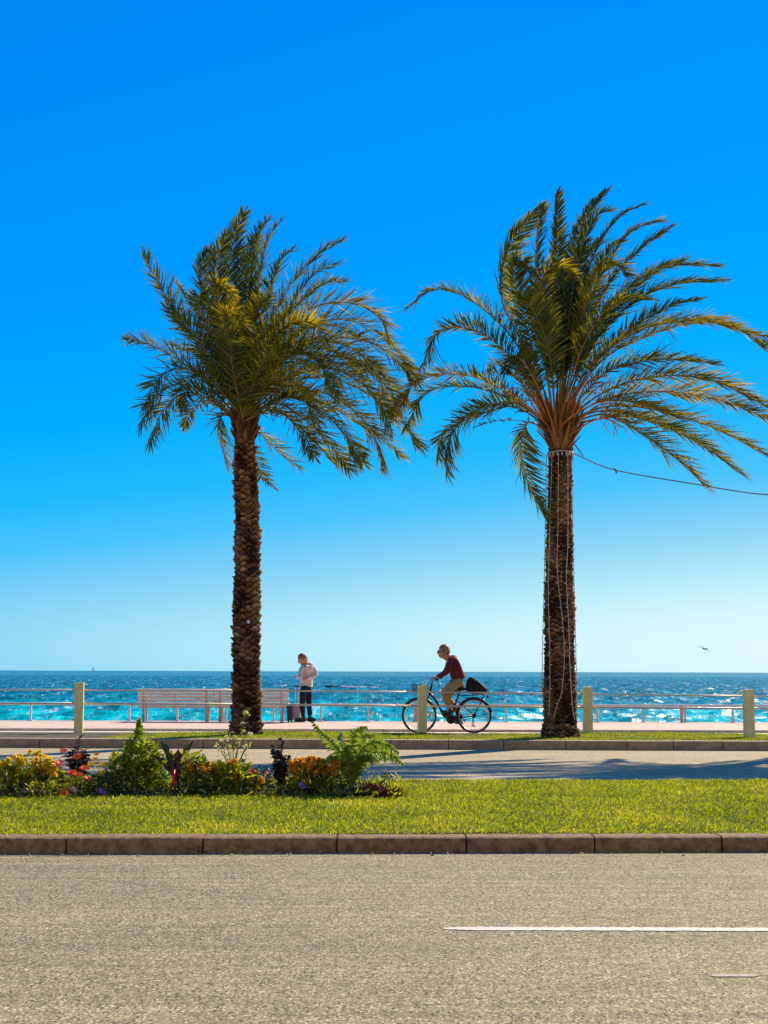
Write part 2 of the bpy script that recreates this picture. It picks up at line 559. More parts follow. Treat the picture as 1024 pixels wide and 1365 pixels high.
def blades(name, n, x0, x1, l0, l1, zf, h, wd, mat, extra=None, keep=None):
    x = rng.uniform(x0, x1, n); t = rng.uniform(0, 1, n)
    y = (l0.c + l0.k * x) * (1 - t) + (l1.c + l1.k * x) * t
    if keep is not None:
        k = keep(x, y); x, y = x[k], y[k]
    n = len(x)
    # clumps: height follows a lumpy field
    fld = 0.5 + 0.5 * np.sin(x * 9.1 + 3 * np.sin(y * 4.3)) * np.sin(y * 8.3 + 2 * np.sin(x * 5.1))
    H = h * (0.55 + 0.5 * fld + rng.uniform(-0.15, 0.5, n) ** 1)
    B = np.stack([x, y, zf(x, y) - 0.004], 1)
    D = norm(np.stack([rng.normal(0.12, 0.6, n), rng.normal(-0.05, 0.6, n), np.ones(n)], 1))
    dr = np.stack([rng.normal(0.1, 0.25, n), rng.normal(0, 0.25, n), -0.25 * np.ones(n)], 1)
    V, F = leaves_np(B, D, H, wd * rng.uniform(0.7, 1.4, n), dr, (1.0, 0.8, 0.08), (0, .55, 1.0),
                     side=np.stack([np.cos(a_ := rng.uniform(0, PI, n)), np.sin(a_), np.zeros(n)], 1))
    me = bpy.data.meshes.new(name)
    me.from_pydata(V, [], F)
    o = link_mesh(name, me, mat, None, False)
    o['kind'] = 'stuff'; tag(o, None, None)
    return o


# flower bed outline in x (front line) so no grass grows in it
bedx0, bedx1 = -9.0, gnd(540, 1055, 0.13)[0]
bedF = lambda x: 15.05 + 0.06 * np.sin(x * 3.1) + 0.04 * np.sin(x * 7.7 + 1)
bedB = lambda x: 16.55 + 0.08 * np.sin(x * 2.3)


def not_bed(x, y):
    e = np.clip((bedx1 - x) / 0.5, 0, 1) ** 0.5
    mid = 15.75
    return ~((y > mid + (bedF(x) - mid) * e) & (y < mid + (bedB(x) - mid) * e) & (x < bedx1))


g = blades('grass', 170000, -6.2, 6.2, par(NKB, -0.05), par(ME, 0.02), lawn_z, 0.05, 0.0095, M['grass'], keep=not_bed)
g['label'] = 'short yellow-green lawn grass on the median behind the near kerb'; g['category'] = 'grass'
# taller fringe along the far lawn edge
gv_x0 = gnd(160, 978, 0.155)[0]
verge_z = lambda x, y: 0.155 + 0.02 * np.sin(x * 0.9) * np.sin(y * 0.8) + 0.0 * x
V2 = []
lawn_sheet('verge_turf', par(FKB, 0.02), par(GB, -0.04), gv_x0, 40, 120, 12, M['turf'], lambda x, y: verge_z(x, y) + 0.006)
g2 = blades('verge_grass', 70000, gv_x0, 9.5, par(FKB, 0.03), par(GB, -0.05), verge_z, 0.045, 0.011, M['grass'])
g2['label'] = 'rough short grass on the narrow strip under the palms'; g2['category'] = 'grass'

# unseen street side behind the viewer, its building added to bounce warm light
strip('pavement', CONST(-15.6), CONST(-6.05), 0.12, 0.12, M['cycle'])
M['stucco'] = simple('cream_stucco', (0.48, 0.385, 0.26), 0.9, 0.08, 0.6, 0.1, 20)
M['dark_glass'] = simple('window_glass', (0.03, 0.035, 0.04), 0.1, 0.2, 1, spec=0.5)
bd = thing('bounce_building', 'unseen cream building behind the viewer, added to bounce warm light', 'building', (0, -15.6, 0.12))
mb = MB(); mb.box((0, -20.6, 10.1), (110, 10, 20)); mb.build('wall', M['stucco'], bd, smooth=False)
w0 = None
for fl in range(5):
    for i in range(15):
        x, z = -52.5 + i * 7.5, 2.3 + fl * 3.7
        if w0 is None:
            mb = MB(); mb.box((x, -15.585, z), (1.3, 0.06, 2.2)); w0 = mb.build('window', M['dark_glass'], bd, smooth=False); wx, wz = x, z
        else:
            d_ = w0.copy(); COL.objects.link(d_); d_.location = (x - wx, 0, z - wz)
    mb = MB(); mb.box((0, -15.45, 4.0 + fl * 3.7 - .05), (109.6, 0.3, 0.16)); mb.build('cornice', M['stucco'], bd, smooth=False)

# grit and dry leaf scraps along the foot of the near kerb
nL = 420
x = rng.uniform(-4.5, 4.5, nL); y = NK.y(x) - np.abs(rng.normal(0, .09, nL)) - .01
V, F = leaves_np(np.stack([x, y, np.full(nL, .006)], 1), np.stack([rng.normal(0, 1, nL), rng.normal(0, 1, nL), rng.uniform(0, .35, nL)], 1), rng.uniform(.008, .045, nL), rng.uniform(.005, .016, nL), np.array([0, 0, .0]))
gl_ = np_obj('gutter_litter', V, F, leaf_mat('dry_leaf_scraps', [(0, (.06, .04, .02)), (.5, (.22, .15, .07)), (1, (.5, .42, .28))], .1), None, False)
gl_['kind'] = 'stuff'; gl_['label'] = 'dry leaf scraps and grit along the foot of the near kerb'; gl_['category'] = 'litter'

# beach below the promenade wall and the sea
mb = MB(); mb.box((0, PB.y(0) - 0.17, -2.05), (140, 0.3, 4.2), rz=math.atan(PB.k))
strip('beach', PB, CONST(80), -2.0, -4.2, M['sand'], x0=-90, x1=90)
so_ = mb.build('sea_wall', M['edge'], None, False); tag(so_, kind='structure')

# ------------------------------------------------------------------ sea
SEA = -3.5
def make_sea():
    ys = [62.0]
    while ys[-1] < 1500:
        ys.append(ys[-1] + max(0.35, 0.0024 * ys[-1]))
    while ys[-1] < 60000:
        ys.append(ys[-1] * 1.12)
    ys = np.array(ys)
    tn = np.concatenate([-np.tan(np.linspace(R(80), R(19), 30))[:-1], np.linspace(-math.tan(R(19)), math.tan(R(19)), 420), np.tan(np.linspace(R(19), R(80), 30))[1:]])
    Y, T = np.meshgrid(ys, tn, indexing='ij')
    X = Y * T
    Z = np.zeros_like(X)
    dyl = np.gradient(ys)[:, None] * np.ones_like(T)
    dxl = Y * (2 * math.tan(R(19)) / 420)
    dxl = np.where(np.abs(T) > math.tan(R(19.2)), 50, dxl)
    g = np.random.default_rng(3)
    for i in range(34):
        lam = 1.7 * (14 / 1.7) ** (i / 33)
        th = g.normal(R(-62), 0.55)
        kx, ky = 2 * PI / lam * math.cos(th), 2 * PI / lam * math.sin(th)
        ph = kx * X + ky * Y + g.uniform(0, 2 * PI)
        # slow drift of the phase breaks long straight crests
        ph = ph + 1.8 * np.sin(X * 0.045 * g.uniform(.5, 1.6) + g.uniform(0, 6)) + 1.4 * np.sin(Y * 0.03 * g.uniform(.5, 1.6) + g.uniform(0, 6))
        amp = 0.0135 * lam ** 0.75
        lx = abs(2 * PI / (abs(kx) + 1e-6)); ly = abs(2 * PI / (abs(ky) + 1e-6))
        keep = np.clip(lx / (2.2 * dxl) - 0.6, 0, 1) * np.clip(ly / (2.2 * dyl) - 0.6, 0, 1)
        s = np.sin(ph)
        Z += amp * keep * (s + 0.35 * np.cos(2 * ph))
    Z += SEA
    V = np.stack([X, Y, Z], -1).reshape(-1, 3)
    nr, nc = X.shape
    i = np.arange(nr - 1)[:, None] * nc + np.arange(nc - 1)[None, :]
    F = np.stack([i, i + 1, i + nc + 1, i + nc], -1).reshape(-1, 4)
    me = bpy.data.meshes.new('sea'); me.from_pydata(V, [], F)
    m, nt, out = new_mat('sea_water')
    b = N(nt, 'ShaderNodeBsdfPrincipled')
    b.inputs['Roughness'].default_value = 0.25
    b.inputs['IOR'].default_value = 1.33
    b.inputs['Specular IOR Level'].default_value = 0.2
    tc = N(nt, 'ShaderNodeTexCoord'); sx = N(nt, 'ShaderNodeSeparateXYZ'); nt.links.new(tc.outputs['Object'], sx.inputs[0])
    wob = noise(nt, coords(nt, (0.012, 0.02, 0.0)), 1.0, 4)
    md = N(nt, 'ShaderNodeMath', operation='MULTIPLY_ADD'); md.inputs[1].default_value = 120; nt.links.new(wob, md.inputs[0]); nt.links.new(sx.outputs[1], md.inputs[2])
    mr = N(nt, 'ShaderNodeMapRange'); mr.inputs[1].default_value = 205; mr.inputs[2].default_value = 560
    nt.links.new(md.outputs[0], mr.inputs[0])
    col = ramp(nt, mr.outputs[0], [(0.0, (0.0, 0.35, 0.34)), (0.10, (0.0, 0.29, 0.30)), (0.24, (0.0, 0.19, 0.215)), (0.5, (0.004, 0.125, 0.14)), (1.0, (0.010, 0.115, 0.125))])
    # patches of ruffled darker water
    rf = noise(nt, coords(nt, (0.30, 0.035, 0.0)), 1.0, 5, 0.7)
    col = mixc(nt, 0.8, col, ramp(nt, rf, [(0.36, 0.55), (0.5, 1.0), (0.62, 1.6)]), 'MULTIPLY')
    rf2 = noise(nt, coords(nt, (0.26, 0.009, 0.0)), 1.0, 5, 0.72)
    col = mixc(nt, 0.85, col, ramp(nt, rf2, [(0.38, 0.5), (0.5, 1.0), (0.60, 1.7)]), 'MULTIPLY')  # light and dark of wave crests painted in as long dashes
    f4 = ramp(nt, rf2, [(0.615, 0.0), (0.67, 1.0)])
    fo = noise(nt, coords(nt, (0.55, 0.06, 0.0)), 1.0, 6, 0.72)
    fo2 = noise(nt, coords(nt, (0.16, 0.012, 0.0)), 1.0, 5, 0.7)
    f1a = ramp(nt, fo, [(0.63, 0.0), (0.69, 1.0)])
    fo3 = noise(nt, coords(nt, (1.1, 0.10, 0.0)), 1.0, 5, 0.75)
    f3 = ramp(nt, fo3, [(0.58, 0.0), (0.66, 0.9)])
    m3 = N(nt, 'ShaderNodeMath', operation='MAXIMUM'); nt.links.new(f1a, m3.inputs[0]); nt.links.new(f3, m3.inputs[1])
    f1 = m3.outputs[0]
    f2 = ramp(nt, fo2, [(0.655, 0.0), (0.70, 0.8)])
    mm = N(nt, 'ShaderNodeMath', operation='MAXIMUM'); nt.links.new(f1, mm.inputs[0]); nt.links.new(f2, mm.inputs[1])
    m4 = N(nt, 'ShaderNodeMath', operation='MAXIMUM'); nt.links.new(mm.outputs[0], m4.inputs[0]); nt.links.new(f4, m4.inputs[1])
    ms = N(nt, 'ShaderNodeMath', operation='MULTIPLY'); ms.inputs[1].default_value = 0.75; nt.links.new(m4.outputs[0], ms.inputs[0])
    col = mixc(nt, ms.outputs[0], col, (0.62, 0.72, 0.74))  # whitecap foam, with pale sky reflections painted in among it
    nt.links.new(col, b.inputs['Base Color'])
    h1 = noise(nt, coords(nt, (0.8, 0.35, 0.0)), 1.0, 6, 0.65)
    bp = N(nt, 'ShaderNodeBump'); bp.inputs['Strength'].default_value = 0.6; bp.inputs['Distance'].default_value = 0.5
    nt.links.new(h1, bp.inputs['Height']); nt.links.new(bp.outputs[0], b.inputs['Normal'])
    nt.links.new(b.outputs[0], out.inputs[0])
    o = link_mesh('sea', me, m, None, True); o['kind'] = 'structure'


make_sea()

# ------------------------------------------------------------------ palms
Y_L, Y_R = 29.0, 28.6


def trunk_mesh(sect, Y, na, hrow, amp, seed):
    """sect: (centre px, py, width px) from the base up"""
    g = np.random.default_rng(seed)
    P = np.array([at(x, y, Y) for x, y, w_ in sect]); Rr = np.array([w_ / 2 * Y / FPX for _, _, w_ in sect])
    Q, Ln = spline(np.column_stack([P, Rr]), 330)
    C, rad = Q[:, :3], Q[:, 3]
    nc = 80
    th = np.linspace(0, 2 * PI, nc, endpoint=False)
    hgt = np.linspace(0, Ln, len(C))
    TH, HG = np.meshgrid(th, hgt)
    wob = 0.16 * np.sin(3 * TH + HG * 4.3) + 0.12 * np.sin(5 * TH - HG * 7.7) + 0.25 * np.sin(HG * 2.1 + TH)
    a = TH / (2 * PI) * na; b = HG / hrow + wob
    u, w_ = a + b, a - b
    iu, iw = np.floor(u), np.floor(w_)
    fu, fw = u - iu, w_ - iw
    up = (fu + 1 - fw) / 2
    cid = ((iu - iw).astype(int) * 131 + np.mod((iu + iw).astype(int), 2 * na) * 17) % 997
    ra = g.uniform(0.12, 1.35, 997)[cid]
    tilt = g.uniform(0.7, 2.6, 997)[cid]
    edge = np.minimum(np.minimum(fu, 1 - fu), np.minimum(fw, 1 - fw))
    e = np.clip(edge * 6, 0, 1); e = e * e * (3 - 2 * e)
    disp = amp * ra * e * (0.15 + 0.85 * up ** tilt) + 0.006 * g.normal(size=TH.shape) + 0.012 * np.sin(TH * 9 + 5 * np.sin(HG * 9)) * np.sin(HG * 37 + 3 * np.sin(TH * 4)) + 0.014 * np.sin(HG * 3.1) * np.sin(2 * TH + HG)
    rr = rad[:, None] - amp * 0.35 + disp
    V = np.stack([C[:, 0:1] + rr * np.cos(TH), C[:, 1:2] + rr * np.sin(TH), C[:, 2:3] + up * 0.0 + 0 * TH + 0.35 * disp], -1).reshape(-1, 3)
    F = []
    nr = len(C)
    i = np.arange(nr - 1)[:, None] * nc; k = np.arange(nc)[None, :]; k2 = (k + 1) % nc
    F = np.stack([i + k, i + k2, i + nc + k2, i + nc + k], -1).reshape(-1, 4).tolist()
    F.append(list(range((nr - 1) * nc, nr * nc)))
    relief_tone = np.clip(disp / (amp * 1.0) * g.uniform(0.75, 1.2, 997)[cid], 0, 1)
    return V, F, C[-1], relief_tone.reshape(-1)


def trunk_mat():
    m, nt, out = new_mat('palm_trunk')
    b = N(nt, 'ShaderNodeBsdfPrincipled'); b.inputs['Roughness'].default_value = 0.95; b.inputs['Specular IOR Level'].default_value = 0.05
    at_ = N(nt, 'ShaderNodeAttribute', attribute_name='relief_tone')
    c = ramp(nt, at_.outputs['Fac'], [(0.03, (0.035, 0.017, 0.010)), (0.2, (0.14, 0.068, 0.032)), (0.5, (0.30, 0.165, 0.075)), (1.0, (0.52, 0.34, 0.16))])  # pale leaf bases, dark fibre; groove shade painted in as well
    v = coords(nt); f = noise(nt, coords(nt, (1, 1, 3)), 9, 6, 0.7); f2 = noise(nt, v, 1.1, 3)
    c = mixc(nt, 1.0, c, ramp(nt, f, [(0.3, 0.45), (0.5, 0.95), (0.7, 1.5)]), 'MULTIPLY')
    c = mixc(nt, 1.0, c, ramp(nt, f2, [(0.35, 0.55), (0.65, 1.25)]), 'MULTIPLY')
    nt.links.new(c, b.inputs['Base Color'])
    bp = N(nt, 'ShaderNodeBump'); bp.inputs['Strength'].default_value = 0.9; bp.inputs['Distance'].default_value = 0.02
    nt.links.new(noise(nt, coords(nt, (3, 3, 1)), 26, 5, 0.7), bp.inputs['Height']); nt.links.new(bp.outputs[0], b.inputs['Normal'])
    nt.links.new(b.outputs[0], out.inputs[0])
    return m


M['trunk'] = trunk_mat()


def add_trunk(V, F, relief_tone, root):
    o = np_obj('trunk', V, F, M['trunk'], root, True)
    a_ = o.data.attributes.new('relief_tone', 'FLOAT', 'POINT'); a_.data.foreach_set('value', np.asarray(relief_tone, np.float32))


def make_frond(root, P, Lmax, mat, rmat, start=0.2, pairs=54, wdt=0.03, wind=(0.28, 0.0, -0.1), roll_=0.0, rr=0.02, vee=0.3, spread=0.5):
    S, Ln = spline(P, 48)
    s = np.linspace(0, 1, 48)
    mb = MB(); mb.tube(S[::2], np.interp(s[::2], [0, .12, .35, 1], [rr * 2.0, rr * 1.15, rr * 0.8, rr * 0.16]), 6)
    T = norm(np.gradient(S, axis=0))
    outw = S[-1] - S[0]; outw[2] = 0
    outw = outw / (np.linalg.norm(outw) + 1e-6)
    ref = np.array([0, 0, 1.0]) - 0.7 * outw
    Nn = norm(ref - T * (T @ ref)[:, None])
    Bn = np.cross(T, Nn)
    ca, sa = math.cos(roll_), math.sin(roll_)
    Nn, Bn = ca * Nn + sa * Bn, ca * Bn - sa * Nn
    pr = max(20, int(pairs * Ln / 3.3))
    Bs, Ds, Ls, Dr, Sd = [], [], [], [], []
    for k in range(pr):
        q = start + (1 - start) * (k + 0.5) / pr
        for sgn in (-1, 1):
            qq = min(0.999, max(0, q + rng.uniform(-0.006, 0.006)))
            i = qq * 47; i0 = int(i); fr = i - i0; i1 = min(i0 + 1, 47)
            p = S[i0] * (1 - fr) + S[i1] * fr
            t, n_, b_ = T[i0], Nn[i0], Bn[i0]
            x = (q - start) / (1 - start)
            prof = np.interp(x, [0, .12, .4, .75, 1], [0.35, .75, 1.0, .8, .42])
            fwd = np.interp(x, [0, .5, 1], [0.55, 0.8, 1.7])
            d = t * fwd + b_ * sgn * 0.85 + n_ * (vee + rng.normal(0, spread)) + rng.normal(0, 0.07, 3)
            d = d / np.linalg.norm(d)
            Bs.append(p); Ds.append(d); Ls.append(Lmax * prof * rng.uniform(0.78, 1.12))
            wv = np.array(wind) + rng.normal(0, 0.07, 3)
            Dr.append(wv)
            sdv = np.cross(d, n_) + rng.normal(0, 0.35, 3)
            Sd.append(sdv)
    for _ in range(3):
        Bs.append(S[-1]); Ds.append(T[-1] + rng.normal(0, 0.12, 3)); Ls.append(Lmax * 0.45); Dr.append(np.array(wind)); Sd.append(Bn[-1])
    V, F = leaves_np(Bs, Ds, np.array(Ls), wdt, np.array(Dr), (0.5, 1.0, 0.75, 0.06), (0, .3, .68, 1.0), side=np.array(Sd))
    st = mb.build('frond', rmat, root)          # the stalk carries the leaflets
    np_obj('leaflets', V, F, mat, st, smooth=False)
    return st


def px_frond(root, cx, pts, Yc, dy, **kw):
    """pts in picture pixels from the crown outwards; dy = how far the tip comes forward (-) or goes back (+)"""
    n = len(pts)
    P = []
    for i, (x, y) in enumerate(pts):
        t = i / (n - 1)
        P.append(at(x, y, Yc + dy * t ** 1.15))
    return make_frond(root, np.array(P), **kw)


def boots(root, c, r, h, n, spread, mat):
    """old leaf bases fanning out under the crown"""
    mb = MB()
    for i in range(n):
        a = i * 2.39996 + rng.uniform(-.2, .2)
        lv = i / n
        z0 = c[2] - 0.10 + h * 0.55 * lv
        o = np.array([math.cos(a), math.sin(a), 0])
        b = np.array([c[0], c[1], z0]) + o * r * (0.75 + 0.15 * lv)
        L = h * (0.55 + 0.5 * lv) * rng.uniform(0.8, 1.15)
        tip = b + o * L * spread * (1.0 - 0.6 * lv) + np.array([0, 0, L])
        m = (b + tip) / 2 + o * -0.03
        ra = 0.075
        side = np.array([-math.sin(a), math.cos(a), 0])
        V = []
        for p, w_, tk in ((b, 0.075, 0.03), (m, 0.042, 0.022), (tip, 0.018, 0.012)):
            V += [p - side * w_ - o * 0.0, p + o * tk, p + side * w_, p - o * tk]
        F = []
        for j in range(2):
            for k in range(4):
                F.append((j * 4 + k, j * 4 + (k + 1) % 4, j * 4 + 4 + (k + 1) % 4, j * 4 + 4 + k))
        F += [(0, 1, 2, 3), (8, 11, 10, 9)]
        mb.add(V, F)
    return mb.build('leaf_bases', mat, root, smooth=False)


def copy_tree(o, parent=None):
    c = o.copy(); COL.objects.link(c)
    if parent is not None: c.parent = parent
    for ch in list(o.children): copy_tree(ch, c)
    return c


# ---- left palm
zl = lambda u, v: (140 + u / 2.327, 250 + v / 2.327)
sectL = [(328, 979, 46), (328, 968, 42), (328.5, 940, 38), (328.5, 860, 37), (329, 800, 36), (330, 740, 33), (329.5, 680, 33.5), (327.5, 640, 33), (326, 612, 29), (326, 590, 28)]
palmL = thing('palm_tree', 'dense date palm with a bare scaly trunk in front of the bench', 'palm tree', at(328, 976, Y_L), 'palms along the promenade')
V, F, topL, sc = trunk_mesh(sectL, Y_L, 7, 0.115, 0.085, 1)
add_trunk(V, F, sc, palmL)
boots(palmL, topL, 0.2, 0.60, 80, 0.42, leaf_mat('dark_leaf_base', [(0.0, (0.03, 0.014, 0.008)), (0.5, (0.10, 0.045, 0.018)), (1.0, (0.30, 0.14, 0.04))], 0.03, 0.8, (1, 1, 1), 6, 0.02))
mb = MB(); p = at(331, 829, Y_L - 0.30); mb.tube([p, p + np.array([0, 0.06, 0])], 0.033, 12)
mb.build('tag', M['white'], palmL)
B0 = (430, 735)
frL = [  # (zoomed points, dy, material, leaflet length)
    ([(415, 690), (340, 560), (230, 400), (150, 270), (128, 215)], -0.5, 'frond_d', .42),
    ([(418, 690), (360, 540), (290, 400), (235, 320), (225, 300)], 0.9, 'frond_d', .42),
    ([(410, 710), (300, 590), (190, 510), (110, 478), (72, 472)], 0.5, 'frond_d', .40),
    ([(408, 715), (310, 640), (220, 610), (150, 660), (110, 740)], -0.8, 'frond_d', .42),
    ([(408, 720), (310, 650), (235, 640), (175, 700), (140, 790)], 0.8, 'frond_d', .42),
    ([(410, 722), (330, 670), (270, 690), (245, 740)], 1.7, 'frond_d', .36),
    ([(412, 730), (370, 700), (350, 750), (365, 810), (380, 865)], 0.3, 'frond', .36),
    ([(425, 690), (400, 500), (385, 300), (400, 160), (430, 85)], 0.2, 'frond_d', .42),
    ([(425, 690), (390, 500), (350, 330), (350, 220), (375, 150)], -0.7, 'frond_d', .42),
    ([(430, 690), (440, 480), (450, 280), (475, 150), (500, 105)], 0.9, 'frond_d', .42),
    ([(432, 690), (455, 480), (480, 280), (510, 160), (545, 105)], 0.1, 'frond', .40),
    ([(434, 690), (470, 480), (510, 320), (545, 230), (578, 195)], 1.1, 'frond_d', .38),
    ([(438, 690), (490, 480), (560, 330), (650, 220), (735, 165)], -0.2, 'frond', .42),
    ([(440, 690), (500, 500), (580, 360), (650, 270), (720, 235)], 0.9, 'frond_d', .40),
    ([(440, 695), (530, 470), (650, 370), (770, 360), (850, 400), (880, 460)], -0.3, 'frond_y', .46),
    ([(442, 700), (540, 510), (660, 420), (790, 420), (890, 490), (945, 560)], 0.6, 'frond', .46),
    ([(442, 700), (550, 540), (680, 470), (820, 480), (910, 540), (965, 600)], -0.9, 'frond_y', .46),
    ([(442, 705), (560, 570), (690, 520), (820, 560), (890, 650), (910, 720)], -1.4, 'frond_y', .46),
    ([(445, 710), (570, 610), (700, 590), (830, 650), (920, 730), (975, 800)], 0.2, 'frond', .44),
    ([(445, 712), (570, 640), (690, 640), (790, 710), (850, 800), (868, 870)], -0.6, 'frond_y', .44),
    ([(445, 715), (560, 650), (680, 670), (780, 730), (870, 790), (915, 830)], 0.9, 'frond', .44),
    ([(445, 720), (530, 670), (620, 720), (700, 800), (755, 870)], -0.9, 'frond_y', .42),
    ([(445, 725), (520, 690), (600, 740), (660, 800), (710, 850)], 0.8, 'frond', .40),
    ([(440, 740), (480, 760), (530, 810), (600, 868)], 0.5, 'frond', .34),
    ([(448, 790), (470, 850), (490, 900), (525, 932)], 1.2, 'frond_d', .24),
    ([(425, 690), (385, 470), (345, 330), (350, 300), (395, 330)], -1.7, 'frond_y', .36),
    ([(430, 690), (400, 500), (370, 400), (390, 390), (440, 430)], -2.1, 'frond_y', .36),
    ([(430, 690), (450, 480), (470, 380), (500, 350), (520, 370)], -2.0, 'frond_y', .36),
    ([(420, 690), (350, 500), (300, 380), (290, 340), (300, 350)], -1.8, 'frond', .38),
    ([(425, 690), (370, 480), (310, 330), (300, 250), (320, 200)], 0.7, 'frond_d', .40),
    ([(432, 690), (480, 520), (560, 430), (640, 420), (690, 480)], -2.0, 'frond_y', .42),
    ([(434, 700), (500, 560), (590, 510), (670, 550), (720, 640)], -2.2, 'frond', .42),
    ([(434, 705), (500, 610), (570, 600), (630, 660), (660, 730)], -2.3, 'frond_y', .40),
    ([(428, 690), (430, 500), (425, 330), (440, 220), (470, 160)], 1.6, 'frond_d', .42),
    ([(418, 700), (340, 610), (290, 580), (250, 620), (235, 680)], -1.8, 'frond_d', .38),
    ([(425, 700), (400, 580), (390, 500), (400, 470)], -2.2, 'frond_d', .40),
    ([(430, 700), (470, 580), (510, 520), (540, 520)], -2.3, 'frond', .40),
    ([(440, 700), (530, 560), (620, 500), (730, 520), (800, 590)], 1.6, 'frond_d', .44),
    ([(440, 700), (520, 540), (610, 450), (710, 430), (790, 470)], 1.5, 'frond_d', .44),
    ([(420, 700), (350, 600), (280, 520), (210, 490)], 1.6, 'frond_d', .38),
    ([(445, 705), (560, 600), (690, 560), (800, 610), (870, 690), (890, 760)], -1.9, 'frond_y', .42),
    ([(445, 712), (550, 650), (650, 680), (740, 760), (800, 850)], -1.2, 'frond', .42),
    ([(445, 700), (540, 540), (660, 480), (770, 500), (850, 570)], -1.8, 'frond_y', .44),
    ([(445, 718), (530, 690), (610, 760), (650, 830)], -1.6, 'frond', .38),
    ([(442, 700), (560, 590), (700, 545), (850, 590), (950, 680)], 1.3, 'frond_d', .44),
    ([(420, 700), (330, 600), (230, 560), (160, 600), (120, 680)], -1.3, 'frond', .42),
    ([(415, 690), (350, 560), (270, 450), (200, 380)], -1.3, 'frond', .42),
    ([(440, 690), (500, 500), (590, 370), (680, 300), (740, 290)], -1.2, 'frond', .42),
]
for pts, dy, mk, Lm in frL:
    pp = [zl(*B0)] + [zl(*q) for q in pts]
    px_frond(palmL, None, pp, Y_L, dy, Lmax=Lm * 1.5, mat=M[mk], rmat=M['rachis'] if dy < -1.2 or rng.random() < .6 else M['rachis_r'], start=0.2, wdt=0.026, pairs=125, spread=0.34,
             wind=(0.06, 0.0, -0.07), roll_=rng.uniform(-0.5, 0.5))

